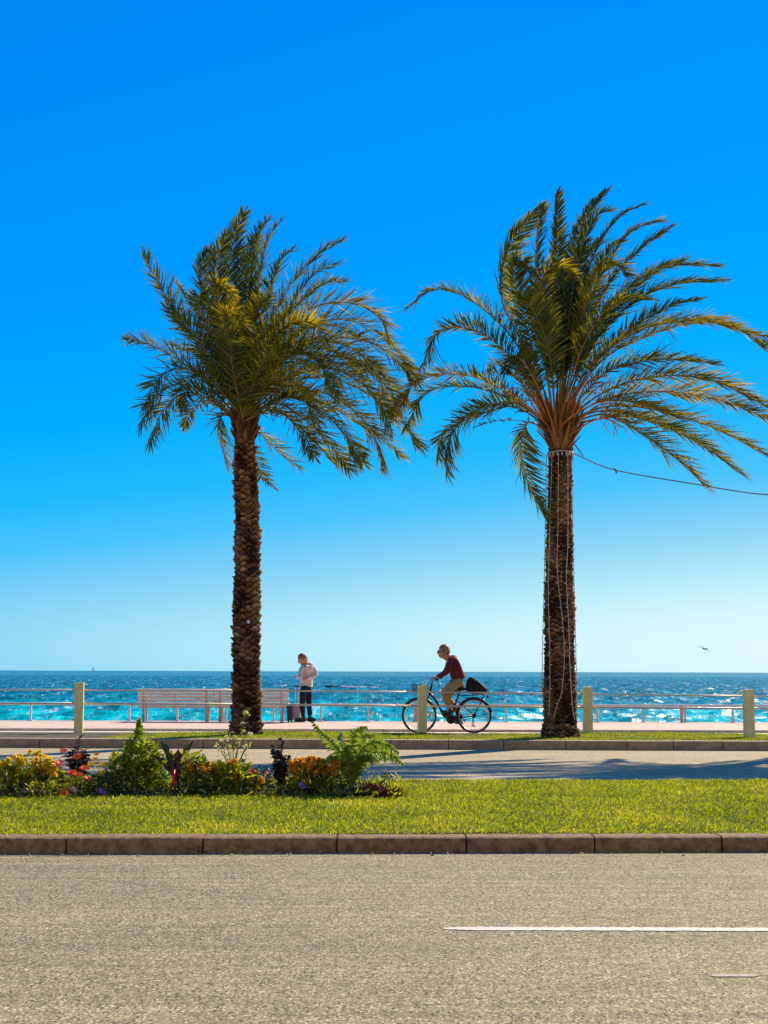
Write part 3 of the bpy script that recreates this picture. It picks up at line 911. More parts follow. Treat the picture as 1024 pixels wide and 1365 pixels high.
# ---- right palm
zr = lambda u, v: (500 + u / 1.954, 230 + v / 1.954)
sectR = [(747, 982, 54), (747, 970, 47), (746.5, 955, 43), (746, 900, 42), (746, 850, 40), (745.5, 780, 37.5), (746, 720, 35), (746.5, 660, 33), (747, 620, 30), (747, 596, 30)]
palmR = thing('palm_tree', 'windblown date palm with strings of fairy lights hanging down its trunk', 'palm tree', at(747, 979, Y_R), 'palms along the promenade')
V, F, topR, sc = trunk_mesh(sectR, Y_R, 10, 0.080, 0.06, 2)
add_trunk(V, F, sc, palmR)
boots(palmR, topR, 0.22, 0.75, 90, 0.75, M['boot'])
B1 = (485, 712)
frR = [
    ([(455, 640), (385, 450), (328, 320), (352, 190), (430, 95)], 0.4, 'frond', .34),
    ([(465, 640), (435, 430), (418, 250), (425, 150), (436, 95)], -0.2, 'frond', .30),
    ([(475, 640), (478, 420), (474, 220), (478, 55)], 0.3, 'frond_d', .24),
    ([(480, 640), (490, 420), (515, 220), (550, 110), (598, 50)], 0.9, 'frond_d', .26),
    ([(482, 640), (500, 420), (530, 230), (570, 120), (605, 100)], -0.4, 'frond_d', .28),
    ([(484, 640), (520, 400), (570, 220), (630, 120), (695, 85)], 0.5, 'frond_d', .26),
    ([(486, 640), (530, 420), (590, 270), (660, 160), (735, 128)], -0.2, 'frond', .30),
    ([(488, 640), (540, 430), (610, 290), (690, 200), (765, 145)], 0.7, 'frond_d', .30),
    ([(490, 640), (560, 450), (660, 300), (770, 245), (885, 242)], -0.6, 'frond', .30),
    ([(490, 640), (560, 460), (670, 340), (790, 290), (905, 282)], 0.5, 'frond', .32),
    ([(492, 645), (570, 500), (690, 410), (850, 385), (950, 410), (1005, 450)], -0.5, 'frond_y', .32),
    ([(492, 645), (580, 500), (700, 430), (850, 390), (1010, 425)], 0.9, 'frond_y', .30),
    ([(492, 650), (590, 530), (700, 490), (800, 488), (885, 497)], -1.2, 'frond', .30),
    ([(495, 655), (600, 570), (740, 530), (890, 545), (1020, 608)], -0.8, 'frond_y', .34),
    ([(495, 655), (600, 590), (740, 570), (890, 590), (1026, 640)], 0.6, 'frond_y', .34),
    ([(495, 660), (600, 610), (740, 620), (890, 670), (1035, 745)], -1.0, 'frond_y', .34),
    ([(495, 665), (590, 620), (720, 650), (850, 710), (960, 790)], 0.3, 'frond', .34),
    ([(495, 668), (590, 630), (680, 670), (790, 750), (862, 820)], -0.6, 'frond_y', .34),
    ([(495, 668), (590, 640), (690, 640), (800, 680), (900, 740)], 1.3, 'frond', .32),
    ([(455, 650), (370, 450), (260, 340), (160, 305), (85, 352)], 0.1, 'frond', .32),
    ([(455, 655), (370, 500), (260, 410), (170, 415), (122, 500)], -0.6, 'frond', .34),
    ([(452, 660), (370, 590), (250, 530), (120, 540), (45, 625)], -0.9, 'frond_y', .34),
    ([(452, 662), (370, 600), (260, 560), (140, 570), (80, 660)], 0.8, 'frond', .34),
    ([(452, 665), (370, 600), (260, 620), (195, 690), (185, 780)], -0.4, 'frond_d', .34),
    ([(452, 668), (360, 610), (250, 640), (180, 680), (165, 740)], 1.1, 'frond_d', .34),
    ([(450, 680), (400, 650), (380, 720), (400, 810), (440, 890)], -0.5, 'frond', .34),
    ([(465, 640), (440, 420), (430, 290), (470, 245), (520, 270)], -1.6, 'frond_y', .30),
    ([(460, 640), (400, 420), (365, 290), (375, 235), (400, 260)], -1.3, 'frond', .30),
    ([(470, 640), (450, 450), (400, 340), (380, 330)], -1.9, 'frond', .32),
    ([(484, 640), (530, 430), (580, 280), (620, 240), (660, 265)], -1.5, 'frond_y', .30),
    ([(486, 640), (530, 480), (590, 370), (650, 330), (710, 330)], -1.9, 'frond', .32),
    ([(478, 640), (490, 450), (510, 310), (540, 220), (580, 180)], 1.3, 'frond_d', .30),
    ([(480, 640), (510, 440), (560, 290), (610, 200), (640, 180)], 1.4, 'frond_d', .30),
    ([(470, 640), (460, 430), (470, 300), (500, 230)], 1.4, 'frond_d', .32),
    ([(484, 640), (550, 460), (640, 340), (740, 250), (790, 232)], 1.3, 'frond_d', .32),
    ([(488, 645), (560, 500), (650, 420), (760, 350), (840, 330)], 1.4, 'frond_d', .32),
    ([(460, 645), (410, 530), (370, 480), (340, 520)], -1.7, 'frond_d', .30),
    ([(490, 655), (580, 600), (680, 600), (790, 640)], -1.8, 'frond_y', .32),
    ([(455, 655), (390, 560), (320, 500), (300, 520)], 1.5, 'frond_d', .30),
]
for pts, dy, mk, Lm in frR:
    pp = [zr(*B1)] + [zr(*q) for q in pts]
    px_frond(palmR, None, pp, Y_R, dy, Lmax=Lm * 1.72, mat=M[mk], rmat=M['rachis_r'] if rng.random() < .55 else M['rachis'], start=0.29 if dy > -1.25 else 0.42, wdt=0.028,
             wind=(0.18, 0.03, -0.08), roll_=rng.uniform(-0.4, 0.4), pairs=125, spread=0.24)
# a nearly bare stalk on the left
P = np.array([at(*zr(u, v), Y_R - 0.4) for u, v in ((485, 700), (430, 660), (360, 645), (300, 650), (262, 662))])
make_frond(palmR, P, 0.2, M['frond_d'], M['rachis'], start=0.6, pairs=14, roll_=0.2, rr=0.012)
# orange date stalks
for pts, dy in (([(470, 680), (430, 600), (400, 540), (395, 500)], -0.7), ([(500, 680), (540, 600), (580, 560), (610, 545)], -0.8),
                ([(500, 690), (560, 620), (610, 600), (650, 610)], -0.5), ([(475, 690), (420, 620), (390, 570), (360, 560)], -0.4),
                ([(495, 680), (530, 590), (560, 540), (600, 530)], -1.0), ([(498, 690), (560, 650), (600, 640), (640, 660)], -0.7)):
    mb = MB()
    base = [at(*zr(u, v), Y_R - 0.15 + dy * i / 3) for i, (u, v) in enumerate(pts)]
    S, L_ = spline(base, 16); mb.tube(S, np.linspace(0.022, 0.010, 16), 6)
    for k in range(26):
        i = int(rng.integers(8, 16)); p = S[i]
        q = p + norm(rng.normal(size=3) + np.array([0, -0.2, -0.1])) * rng.uniform(0.15, 0.38) + np.array([0, 0, -0.05])
        mb.tube([p, (p + q) / 2 + np.array([0, 0, 0.03]), q], [0.006, 0.005, 0.004], 4)
    mb.build('fruit_stalk', M['fruit'], palmR)

# ---- the next palm down the promenade, just out of frame: its shade lies on the road
pN = copy_tree(palmL)
pN.location = palmL.location + Vector((12.95, 0.1, 0))
pN['label'] = 'date palm just right of the view, seen only by its shade on the road'

# ------------------------------------------------------------------ fairy lights, cable
strs = [([(728.5, 606), (727, 700), (725, 800), (723, 880), (724, 935), (731, 955)], 0.02), ([(736, 604), (733, 700), (731, 790), (733, 860), (733, 925), (731.5, 955)], -0.30),
        ([(744.5, 603), (744, 700), (743, 760), (749, 820), (752.5, 870), (749, 920), (742, 942), (738, 958)], -0.34),
        ([(757, 604), (757, 720), (755, 770), (758, 830), (760, 890), (763, 940), (766, 960)], -0.29), ([(762, 606), (764, 720), (766, 800), (768, 880), (769.5, 940), (769, 962)], 0.03)]
names = ['fairy light string down the left edge of the right palm trunk', 'fairy light string left of centre on the right palm trunk',
         'wavy fairy light string down the middle of the right palm trunk', 'fairy light string right of centre on the right palm trunk',
         'fairy light string down the right edge of the right palm trunk']
for (pts, dy), lab in zip(strs, names):
    n = len(pts)
    P = np.array([at(x, y, Y_R + dy - (0.06 * i / n if dy < 0 else 0)) for i, (x, y) in enumerate(pts)])
    S, L_ = spline(P, 90)
    t = thing('light_string', lab, 'string lights', S[-1], 'fairy light strings on the right palm')
    mb = MB(); mb.tube(S, 0.0075, 5); mb.build('cable', M['lightcable'], t)
    for k in range(4, 88, 4):
        p = S[k]; sg = -1 if (k // 4) % 2 else 1
        mb = MB(); mb.tube([p, p + np.array([sg * 0.018, -0.01, 0.010]), p + np.array([sg * 0.040, -0.012, 0.016])], [0.006, 0.008, 0.004], 5)
        mb.build('bulb', M['white'], t)
t = thing('light_ring', 'ring of fairy light cable tied round the top of the right palm trunk', 'string lights', at(747, 604, Y_R))
mb = MB(); c = at(747, 603.5, Y_R)
ring = [c + np.array([0.245 * math.cos(a), 0.245 * math.sin(a), 0.01 * math.sin(3 * a)]) for a in np.linspace(0, 2 * PI, 40, endpoint=False)]
mb.tube(ring, 0.014, 6, closed=True); mb.build('cable', M['lightcable'], t)
for a in np.linspace(-PI + 0.2, -0.2, 9):
    p = c + np.array([0.255 * math.cos(a), 0.255 * math.sin(a), 0])
    mb = MB(); mb.tube([p, p + np.array([0, -0.01, -0.05]), p + np.array([0, -0.01, -0.1])], [0.008, 0.014, 0.006], 5); mb.build('bulb', M['white'], t)
# overhead cable
S, L_ = spline(np.array([at(762, 601, Y_R), at(775, 609, Y_R - .05), at(822, 627, Y_R), at(925, 645, Y_R), at(1024, 659.5, Y_R), at(1110, 655, Y_R + 0.2), at(1190, 615, Y_R + .3)]), 60)
t = thing('overhead_cable', 'thin dark cable sagging away to the right from the top of the right palm', 'cable', S[0])
mb = MB(); mb.tube(S, 0.012, 6); mb.build('wire', M['wire'], t)
mb = MB(); p = at(821, 627, Y_R); mb.tube([p + np.array([-0.03, 0, 0.05]), p, p + np.array([0.01, 0, -0.06])], [0.012, 0.018, 0.016], 6); mb.build('clip', M['wire'], t)
mb = MB(); mb.tube([at(766, 592, Y_R - .2), at(772, 600, Y_R - .2), at(778, 609, Y_R - .15)], [0.012, 0.014, 0.008], 6); mb.build('hook', M['wire'], t)

# ------------------------------------------------------------------ post and rail fence along the verge
posts = [(-125, 910, 975.5), (103.5, 910.5, 977), (333, 912.5, 977), (563, 915, 977.5), (784.5, 916.5, 978.8), (1000.5, 920, 984), (1225, 923, 987)]
fence = thing('post_and_rail_fence', 'row of square cream posts joined by two thin rails along the verge', 'fence', gnd(563, 977.5, 0.15))
PT = []
for x, yt, yb in posts:
    b_ = gnd(x, yb, 0.15); tp = at(x, yt, b_[1])
    PT.append((b_, tp))
    h = tp[2] - 0.10
    mb = MB(); mb.box((b_[0], b_[1] + 0.09, 0.10 + h / 2), (0.175, 0.175, h), rz=R(7))
    pt = mb.build('post', M['cream'], fence, smooth=False, bevel=0.008)
    mb = MB(); mb.box((b_[0] + 0.0, b_[1] + 0.09, tp[2] + 0.004), (0.181, 0.181, 0.014), rz=R(7))
    mb.build('cap', M['cream'], pt, smooth=False, bevel=0.004)
for yo, rd, nm in ((0, 0.014, 'upper'), (1, 0.019, 'lower')):
    ups = [918.5, 919.6, 920.3, 922.3, 925, 927.8, 930]
    los = [937.0, 937.6, 938.9, 941, 942.8, 944.5, 946]
    for i in range(len(PT) - 1):
        ya = (ups, los)[yo]
        pa = at(posts[i][0], ya[i], PT[i][0][1] + 0.09); pb = at(posts[i + 1][0], ya[i + 1], PT[i + 1][0][1] + 0.09)
        mb = MB(); mb.tube([pa, (pa + pb) / 2 + np.array([0, 0, -0.004]), pb], rd, 8)
        mb.build('rail', M['rail'], fence)

# ------------------------------------------------------------------ low sea rail
zp = 0.19
srl = thing('sea_railing', 'low pale pink metal railing on the seaward edge of the promenade', 'railing', (0, PB.y(0) - 0.2, zp))
LR = par(PB, -0.14)
xs = [-85, -22, 42, 107, 173, 237, 302, 365, 428, 491, 553, 614, 675, 736, 797, 858, 914, 978, 1040, 1103]
for x in xs:
    b_ = at(x, 955, LR.y(0)); X = b_[0]; b_ = np.array([X, LR.y(X), zp])
    mb = MB(); mb.box((X, b_[1], zp + 0.19), (0.045, 0.06, 0.38)); mb.box((X, b_[1], zp + 0.008), (0.12, 0.12, 0.016))
    mb.build('post', M['searail'], srl, smooth=False, bevel=0.004)
for x in (555, 909):
    X = at(x, 955, LR.y(0))[0]
    mb = MB(); mb.box((X, LR.y(X) - 0.05, zp + 0.19), (0.07, 0.05, 0.38)); mb.build('post', M['pinkmetal'], srl, smooth=False, bevel=0.004)
xa, xb = at(-90, 940, LR.y(0))[0], at(1110, 940, LR.y(0))[0]
mb = MB(); mb.box(((xa + xb) / 2, LR.y((xa + xb) / 2), zp + 0.405), (xb - xa, 0.09, 0.05), rz=math.atan(LR.k)); mb.build('handrail', M['searail'], srl, smooth=False, bevel=0.008)

# ------------------------------------------------------------------ benches (backs towards us)
YB = 35.55


def bench(x0, x1, legs, label):
    a_, b_ = at(x0, 940, YB)[0], at(x1, 940, YB)[0]
    t = thing('park_bench', label, 'bench', ((a_ + b_) / 2, YB, zp), 'slatted benches facing the sea')
    zt = at(0.5 * (x0 + x1), 917.5, YB)[2]; zb = at(0.5 * (x0 + x1), 944.5, YB)[2]
    n = 6; pitch_ = (zt - zb) / n
    bk = MB()
    for i in range(n):
        z = zb + pitch_ * (i + 0.5)
        lean = (z - zb) * -0.16
        bk.box(((a_ + b_) / 2, YB + 0.02 + lean + 0.0, z), (b_ - a_ - 0.012, 0.028, pitch_ * 0.70), rx=R(9))
    bk.build('backrest', M['benchwood'], t, smooth=False, bevel=0.006)
    st = MB()
    for i in range(5):
        st.box(((a_ + b_) / 2, YB + 0.10 + i * 0.095, zp + 0.43 - 0.012 * (4 - i) * 0), (b_ - a_ - 0.012, 0.075, 0.03))
    st.build('seat', M['benchwood'], t, smooth=False, bevel=0.006)
    for lx in legs:
        X = at(lx, 940, YB)[0]
        mb = MB()
        hh = zt - zp - 0.01
        mb.box((X, YB + 0.0 - 0.02, zp + hh / 2), (0.055, 0.035, hh), rx=R(4))
        mb.build('leg', M['pinkmetal'], t, smooth=False, bevel=0.004)
        mb = MB()
        mb.box((X, YB + 0.47, zp + 0.205), (0.055, 0.05, 0.41)); mb.box((X, YB + 0.25, zp + 0.398), (0.055, 0.42, 0.03))
        mb.build('leg', M['pinkmetal'], t, smooth=False, bevel=0.004)
    X = at((x0 + x1) / 2, 940, YB)[0]
    mb = MB(); mb.box((X, YB - 0.025, (zt + zb) / 2), (0.025, 0.02, zt - zb), rx=R(9)); mb.build('brace', M['pinkmetal'], t, smooth=False)


bench(183, 284, (191.5, 275.5), 'slatted wooden bench left of the palm trunk, back to the road')
bench(285, 385, (293.5, 375.5), 'slatted wooden bench half hidden behind the left palm trunk')
# ------------------------------------------------------------------ people
def skin(name, nodes, edges, mat, parent, sub=1, origin=None, root=0, folds=0.0):
    """one continuous surface grown round a skeleton; nodes (x, y, z, r) in world metres"""
    off = np.array(origin) if origin is not None else (root_loc(parent) if parent else np.zeros(3))
    me = bpy.data.meshes.new(name)
    bm = bmesh.new()
    sl = bm.verts.layers.skin.verify()
    vs = []
    for i, nd in enumerate(nodes):
        v = bm.verts.new(Vector([float(nd[k] - off[k]) for k in range(3)]))
        r = nd[3]; r = (r, r) if np.isscalar(r) else r
        v[sl].radius = r
        v[sl].use_root = (i == root)
        vs.append(v)
    for a, b in edges: bm.edges.new((vs[a], vs[b]))
    bm.to_mesh(me); bm.free()
    o = link_mesh(name, me, mat, parent, False)
    if origin is not None: o.location = Vector([float(c) for c in origin])
    m = o.modifiers.new('skin', 'SKIN'); m.use_smooth_shade = True
    if sub:
        s = o.modifiers.new('sub', 'SUBSURF'); s.levels = sub; s.render_levels = sub
    if folds:
        tx = bpy.data.textures.new('folds', 'CLOUDS'); tx.noise_scale = 0.09; tx.noise_depth = 2
        d = o.modifiers.new('folds', 'DISPLACE'); d.texture = tx; d.strength = folds; d.mid_level = 0.5; d.texture_coords = 'LOCAL'
    return o


M['skin'] = simple('skin', (0.50, 0.27, 0.17), 0.55, 0.1, 20)
M['hoodie'] = simple('pale_hoodie', (0.66, 0.55, 0.47), 0.9, 0.1, 14, 0.3, 40)
M['jeans'] = simple('dark_jeans', (0.008, 0.012, 0.030), 0.85, 0.3, 20)
M['shoe'] = simple('black_shoe', (0.02, 0.018, 0.015), 0.6, 0.2, 10)
M['hair_b'] = simple('brown_hair', (0.22, 0.11, 0.055), 0.7, 0.4, 40)
M['hair_g'] = simple('greying_blond_hair', (0.34, 0.20, 0.095), 0.7, 0.4, 40)
M['maroon'] = simple('maroon_jacket', (0.19, 0.018, 0.030), 0.8, 0.3, 14, 0.3, 30)
M['khaki'] = simple('khaki_trousers', (0.44, 0.29, 0.13), 0.85, 0.15, 14, 0.3, 30)
M['blackm'] = simple('black_metal', (0.012, 0.012, 0.015), 0.35, 0.2, 10)
M['rubber'] = simple('black_rubber', (0.014, 0.013, 0.013), 0.75, 0.2, 20)
M['chrome'] = simple('bare_metal', (0.55, 0.55, 0.55), 0.3, 0.1, 10, metal=0.8)
M['bagcloth'] = simple('black_bag_cloth', (0.010, 0.010, 0.012), 0.75, 0.3, 12, 0.3, 30)
M['orange'] = simple('orange_reflector', (0.7, 0.13, 0.03), 0.3, 0.05, 10)
M['glass_d'] = simple('dark_glasses', (0.02, 0.015, 0.015), 0.2, 0.1, 10)
M['suitp'] = simple('dark_purple_suitcase', (0.055, 0.03, 0.075), 0.5, 0.2, 10)
M['suitg'] = simple('pale_grey_suitcase', (0.55, 0.50, 0.47), 0.5, 0.1, 10)
M['basketw'] = simple('grey_wire', (0.10, 0.14, 0.17), 0.5, 0.1, 10)


def head(root, c, r, yaw, tilt, skinmat_nodes=None):
    """rotation for head pieces: the face looks along local -x"""
    return Matrix.Rotation(yaw, 3, 'Z') @ Matrix.Rotation(tilt, 3, 'Y')


def hand(nodes, edges, wrist_i, d, up, s=1.0):
    """five fingers from a wrist node: palm towards d, thumb on the 'up' side, fingers curled"""
    d = norm(np.array(d, float)); up = np.array(up, float); up = norm(up - d * np.dot(up, d)); sd = np.cross(d, up)
    w = np.array(nodes[wrist_i][:3])
    p = w + d * 0.05 * s; nodes.append((*p, 0.030 * s)); pi = len(nodes) - 1; edges.append((wrist_i, pi))
    for k, (o, L) in enumerate(((0.030, .070), (0.010, .080), (-0.010, .074), (-0.030, .056))):
        a = w + d * 0.085 * s + up * o * s; b = a + (d * 0.6 + sd * 0.5) * L * 0.5 * s; c = b + (sd * 0.9 - d * 0.2) * L * 0.5 * s
        i = len(nodes); nodes += [(*a, 0.0095 * s), (*b, 0.0085 * s), (*c, 0.007 * s)]; edges += [(pi, i), (i, i + 1), (i + 1, i + 2)]
    a = w + d * 0.035 * s + up * 0.045 * s; b = a + (d * 0.6 + up * 0.3 + sd * 0.4) * 0.05 * s
    i = len(nodes); nodes += [(*a, 0.012 * s), (*b, 0.009 * s)]; edges += [(pi, i), (i, i + 1)]


def face_bits(root, hc, Mh, hair_mat, hs, glasses=False, hair_long=1.0):
    """hair cap, eyes, ear, nose are modelled on the head; face along local -x"""
    Mn = np.array(Mh)
    loc = lambda p: np.array(hc) + Mn @ (np.array(p, float) * hs)
    hb = MB()
    # hair: cap covering top, back and sides, leaving the face free
    nu, nv = 20, 12
    V, F = [], []
    for j in range(nv + 1):
        ph = PI / 2 - (PI * 0.75) * j / nv
        for i in range(nu):
            th = 2 * PI * i / nu
            x, y, z = math.cos(ph) * math.cos(th), math.cos(ph) * math.sin(th), math.sin(ph)
            zmin = -0.72 * hair_long * min(1, .35 + x * 1.1) if x > 0.0 else (0.52 if x < -0.5 else 0.52 + (-0.25 * hair_long - 0.52) * ((x + 0.5) / 0.5) ** 1.5)
            zmin += .07 * math.sin(11 * th)
            if z < zmin:
                z = zmin; q_ = math.sqrt(max(0, 1 - z * z)) / max(1e-6, math.hypot(x, y)) * .99; x *= q_; y *= q_
            k = 1.0 + 0.05 * math.sin(7 * th + 3 * ph) + 0.04 * math.sin(13 * th + 5 * ph)
            V.append(loc((x * 0.103 * k + 0.012, y * 0.090 * k, z * 0.118 * k + 0.014)))
    for j in range(nv):
        for i in range(nu):
            F.append((j * nu + i, j * nu + (i + 1) % nu, (j + 1) * nu + (i + 1) % nu, (j + 1) * nu + i))
    hb.add(V, F); hb.build('hair', hair_mat, root)
    for s in (-1, 1):
        mb = MB(); mb.sphere(loc((-0.088, s * 0.034, 0.012)), 0.011 * hs, 8, 6); mb.build('eye', M['glass_d'], root)
        mb = MB(); mb.sphere(loc((0.01, s * 0.092, -0.005)), np.array([0.018, 0.010, 0.032]) * hs, 8, 6, Mn); mb.build('ear', M['skin'], root)
    mb = MB(); mb.sphere(loc((-0.092, 0, -0.062)), np.array([0.010, 0.024, 0.007]) * hs, 8, 6, Mn); mb.build('mouth', simple('lips', (0.3, 0.11, 0.09), .5), root)
    if glasses:
        mb = MB()
        for s in (-1, 1):
            mb.sphere(loc((-0.104, s * 0.036, 0.012)), np.array([0.008, 0.028, 0.020]) * hs, 10, 6, Mn)
            mb.tube([loc((-0.10, s * 0.066, 0.016)), loc((-0.04, s * 0.096, 0.018)), loc((0.01, s * 0.098, 0.014))], 0.005 * hs, 5)
        mb.tube([loc((-0.11, -0.02, 0.016)), loc((-0.11, 0.02, 0.016))], 0.004 * hs, 5)
        mb.build('sunglasses', M['glass_d'], root)


# skull as its own ellipsoid, blended into the body by sharing the neck
def head_nodes(hc, Mh, hs, neck_base):
    Mn = np.array(Mh)
    loc = lambda p: tuple(np.array(hc) + Mn @ (np.array(p, float) * hs))
    # neck base, neck, skull back, crown, face, nose, chin
    nodes = [(*neck_base, 0.075 * hs), (*loc((0.022, 0, -0.10)), 0.072 * hs), (*loc((0.004, 0, -0.02)), (0.112 * hs, 0.108 * hs)), (*loc((0.0, 0, 0.05)), 0.102 * hs),
             (*loc((0.0, 0, 0.10)), 0.04 * hs), (*loc((-0.055, 0, -0.06)), 0.058 * hs), (*loc((-0.078, 0, -0.10)), 0.034 * hs), (*loc((-0.118, 0, -0.02)), 0.014 * hs)]
    edges = [(0, 1), (1, 2), (2, 3), (3, 4), (2, 5), (5, 6), (2, 7)]
    return nodes, edges


# ---- man standing at the end of the bench
YM = 35.75
k_ = YM / FPX
fz = zp
ox = at(407, 961, YM)[0]


def mp(px, py, dy=0.0):
    q = at(px, py, YM); return np.array([q[0], YM + dy, q[2]])


hc = mp(403.6, 879.2, -0.02)
Mh = Matrix.Rotation(R(30), 3, 'Z') @ Matrix.Rotation(R(-36), 3, 'Y')
neck = mp(409.5, 888.5, 0.0)
nodes, edges = head_nodes(hc, Mh, 1.12, neck)
base = len(nodes)
chest = mp(410.5, 896, 0.0); belly = mp(408.5, 906, 0.0); pel = mp(408, 914, 0.0)
nodes += [(*chest, .085), (*belly, .08), (*pel, .085)]
edges += [(0, base), (base, base + 1), (base + 1, base + 2)]
# legs: near (left in picture) and far
legs = []
for kx, ax, dy, fx in ((403.5, 404.5, -0.10, 397.5), (411.5, 413.0, 0.10, 417.5)):
    kn = mp(kx, 936, dy); an = mp(ax, 956.5, dy); to = mp(fx, 959.5, dy - 0.05)
    i = len(nodes); hp = mp(404.5 if dy < 0 else 411.5, 917, dy)
    nodes += [(*hp, .085), (*kn, .055), (*an, .042), (*to, .03)]
    edges += [(base + 2, i), (i, i + 1), (i + 1, i + 2), (i + 2, i + 3)]
    legs.append((hp, kn, an, to))
arms = []
for sh, el, wr in ((mp(402.5, 892, -0.16), mp(401.0, 901.5, -0.22), mp(399.5, 903.0, -0.33)), (mp(417, 892, 0.0), mp(421.8, 899.5, -0.06), mp(410, 905.0, -0.2))):
    i = len(nodes); nodes += [(*sh, .05), (*el, .04), (*wr, .026)]; edges += [(base, i), (i, i + 1), (i + 1, i + 2)]
    hand(nodes, edges, i + 2, (np.array([-0.8, -0.5, 0.15])), (0, 0.0, 1), 0.95)
    arms.append((sh, el, wr))
man = skin('person', nodes, edges, M['skin'], None, 1, origin=(ox, YM, fz), root=base + 2)
tag(man, 'man in a pale hoodie and dark jeans looking down beside two suitcases', 'person')
face_bits(man, hc, Mh, M['hair_b'], 1.12, hair_long=0.9)
# hoodie
nd = [(*pel + np.array([0, 0, .03]), .135), (*belly, (.15, .16)), (*chest, (.165, .17)), (*mp(411.0, 890.5, 0), .14), (*mp(410, 887.6, 0.0), .10)]
ed = [(0, 1), (1, 2), (2, 3), (3, 4)]
for (sh, el, wr) in arms:
    i = len(nd); nd += [(*sh, .078), (*((sh + el) / 2), .070), (*el, .064), (*((el + wr) / 2), .055), (*wr, .042)]
    ed += [(3, i), (i, i + 1), (i + 1, i + 2), (i + 2, i + 3), (i + 3, i + 4)]
hood = skin('hoodie', nd, ed, M['hoodie'], man, 2, root=1, folds=0.055)
mb = MB(); mb.sphere(mp(414.5, 886.5, 0.04), (0.10, 0.12, 0.06), 14, 8, Matrix.Rotation(R(35), 3, 'Y')); mb.build('hood', M['hoodie'], hood)
mb = MB(); mb.box(mp(407.4, 888.7, -0.158), (0.06, 0.01, 0.018), rz=R(-20)); mb.build('chest_mark', M['jeans'], hood, smooth=False)
# jeans
nd = [(*pel, .125), (*mp(408, 911, 0), .12)]; ed = [(0, 1)]
for hp, kn, an, to in legs:
    i = len(nd); nd += [(*hp, .10), (*((hp + kn) / 2), .088), (*kn, .072), (*((kn + an) / 2), .066), (*(an + np.array([0, 0, .02])), .058)]
    ed += [(0, i), (i, i + 1), (i + 1, i + 2), (i + 2, i + 3), (i + 3, i + 4)]
skin('jeans', nd, ed, M['jeans'], man, 2, folds=0.03)
for hp, kn, an, to in legs:
    d_ = to - an; d_[2] = 0; L_ = np.linalg.norm(d_); a_ = math.atan2(d_[1], d_[0])
    mb = MB(); c_ = an + d_ * 0.42; mb.sphere((c_[0], c_[1], fz + 0.05), (0.155, 0.055, 0.05), 14, 8, Matrix.Rotation(a_, 3, 'Z'))
    mb.sphere((an[0], an[1], fz + 0.09), (0.06, 0.055, 0.06), 10, 8)
    mb.build('shoe', M['shoe'], man)
ph = thing('phone', 'small white phone held in the standing man\'s hand', 'phone', mp(397.5, 902, -0.42))
mb = MB(); mb.box(mp(397.8, 902, -0.40), (0.075, 0.015, 0.13), rx=R(-25), rz=R(25)); mb.build('phone_body', M['white'], ph, smooth=False, bevel=0.006)
mb = MB(); mb.box(mp(397.8, 902, -0.40) + np.array([0.004, 0.009, 0.002]), (0.065, 0.004, 0.115), rx=R(-25), rz=R(25)); mb.build('screen', M['glass_d'], ph, smooth=False)


def suitcase(px0, px1, py0, mat, label, dy, handle=None):
    a_, b_ = mp(px0, 960, dy), mp(px1, 960, dy)
    ht = mp(px0, py0, dy)[2]
    cx = (a_[0] + b_[0]) / 2; wd = b_[0] - a_[0]
    t = thing('suitcase', label, 'suitcase', (cx, YM + dy, fz))
    mb = MB(); mb.box((cx, YM + dy, (fz + 0.045 + ht) / 2), (wd, 0.32, ht - fz - 0.045)); mb.build('shell', mat, t, smooth=False, bevel=0.03)
    mb = MB()
    for gx in (-0.3, 0, 0.3): mb.box((cx + gx * wd, YM + dy - 0.163, (fz + 0.045 + ht) / 2), (0.012, 0.008, ht - fz - 0.16))
    mb.build('ribs', mat, t, smooth=False)
    for sx in (-1, 1):
        for sy in (-1, 1):
            mb = MB(); X = cx + sx * (wd / 2 - 0.035); mb.tube([(X - 0.012, YM + dy + sy * 0.12, fz + 0.028), (X + 0.012, YM + dy + sy * 0.12, fz + 0.028)], 0.028, 12)
            mb.build('wheel', M['rubber'], t)
    if handle:
        p0, p1, yt = handle
        A, B = mp(p0, yt, dy), mp(p1, yt, dy)
        mb = MB(); mb.tube([(A[0], A[1], ht - .02), A], 0.011, 6); mb.tube([(B[0], B[1], ht - .02), B], 0.011, 6)
        mb.build('pull_handle', M['searail'], t)
        mb = MB(); mb.tube([A - np.array([.02, 0, 0]), B + np.array([.02, 0, 0])], 0.018, 8); mb.build('grip', M['blackm'], t)


suitcase(383.2, 391.2, 939.5, M['suitp'], 'dark purple upright suitcase at the bench end', -0.1)
suitcase(391.6, 400.2, 938.5, M['suitg'], 'pale grey suitcase with its pull handle raised, at the standing man\'s feet', 0.15, (393.5, 398.0, 915))

# ------------------------------------------------------------------ bicycle and rider
YC = 30.75
gz = 0.138


def cp(px, py, dy=0.0):
    q = at(px, py, YC); return np.array([q[0], YC + dy, q[2]])


_sh = gz - cp(632, 976.2)[2]


def cp(px, py, dy=0.0):                                    # pinned so that the tyres touch the path
    q = at(px, py, YC); return np.array([q[0], YC + dy, q[2] + _sh])


fw, rw = cp(559, 952.6), cp(632, 952.6)
RW = rw[2] - gz
bike = thing('bicycle', 'black city bicycle with front basket being ridden along the promenade', 'bicycle', ((fw[0] + rw[0]) / 2, YC, gz))


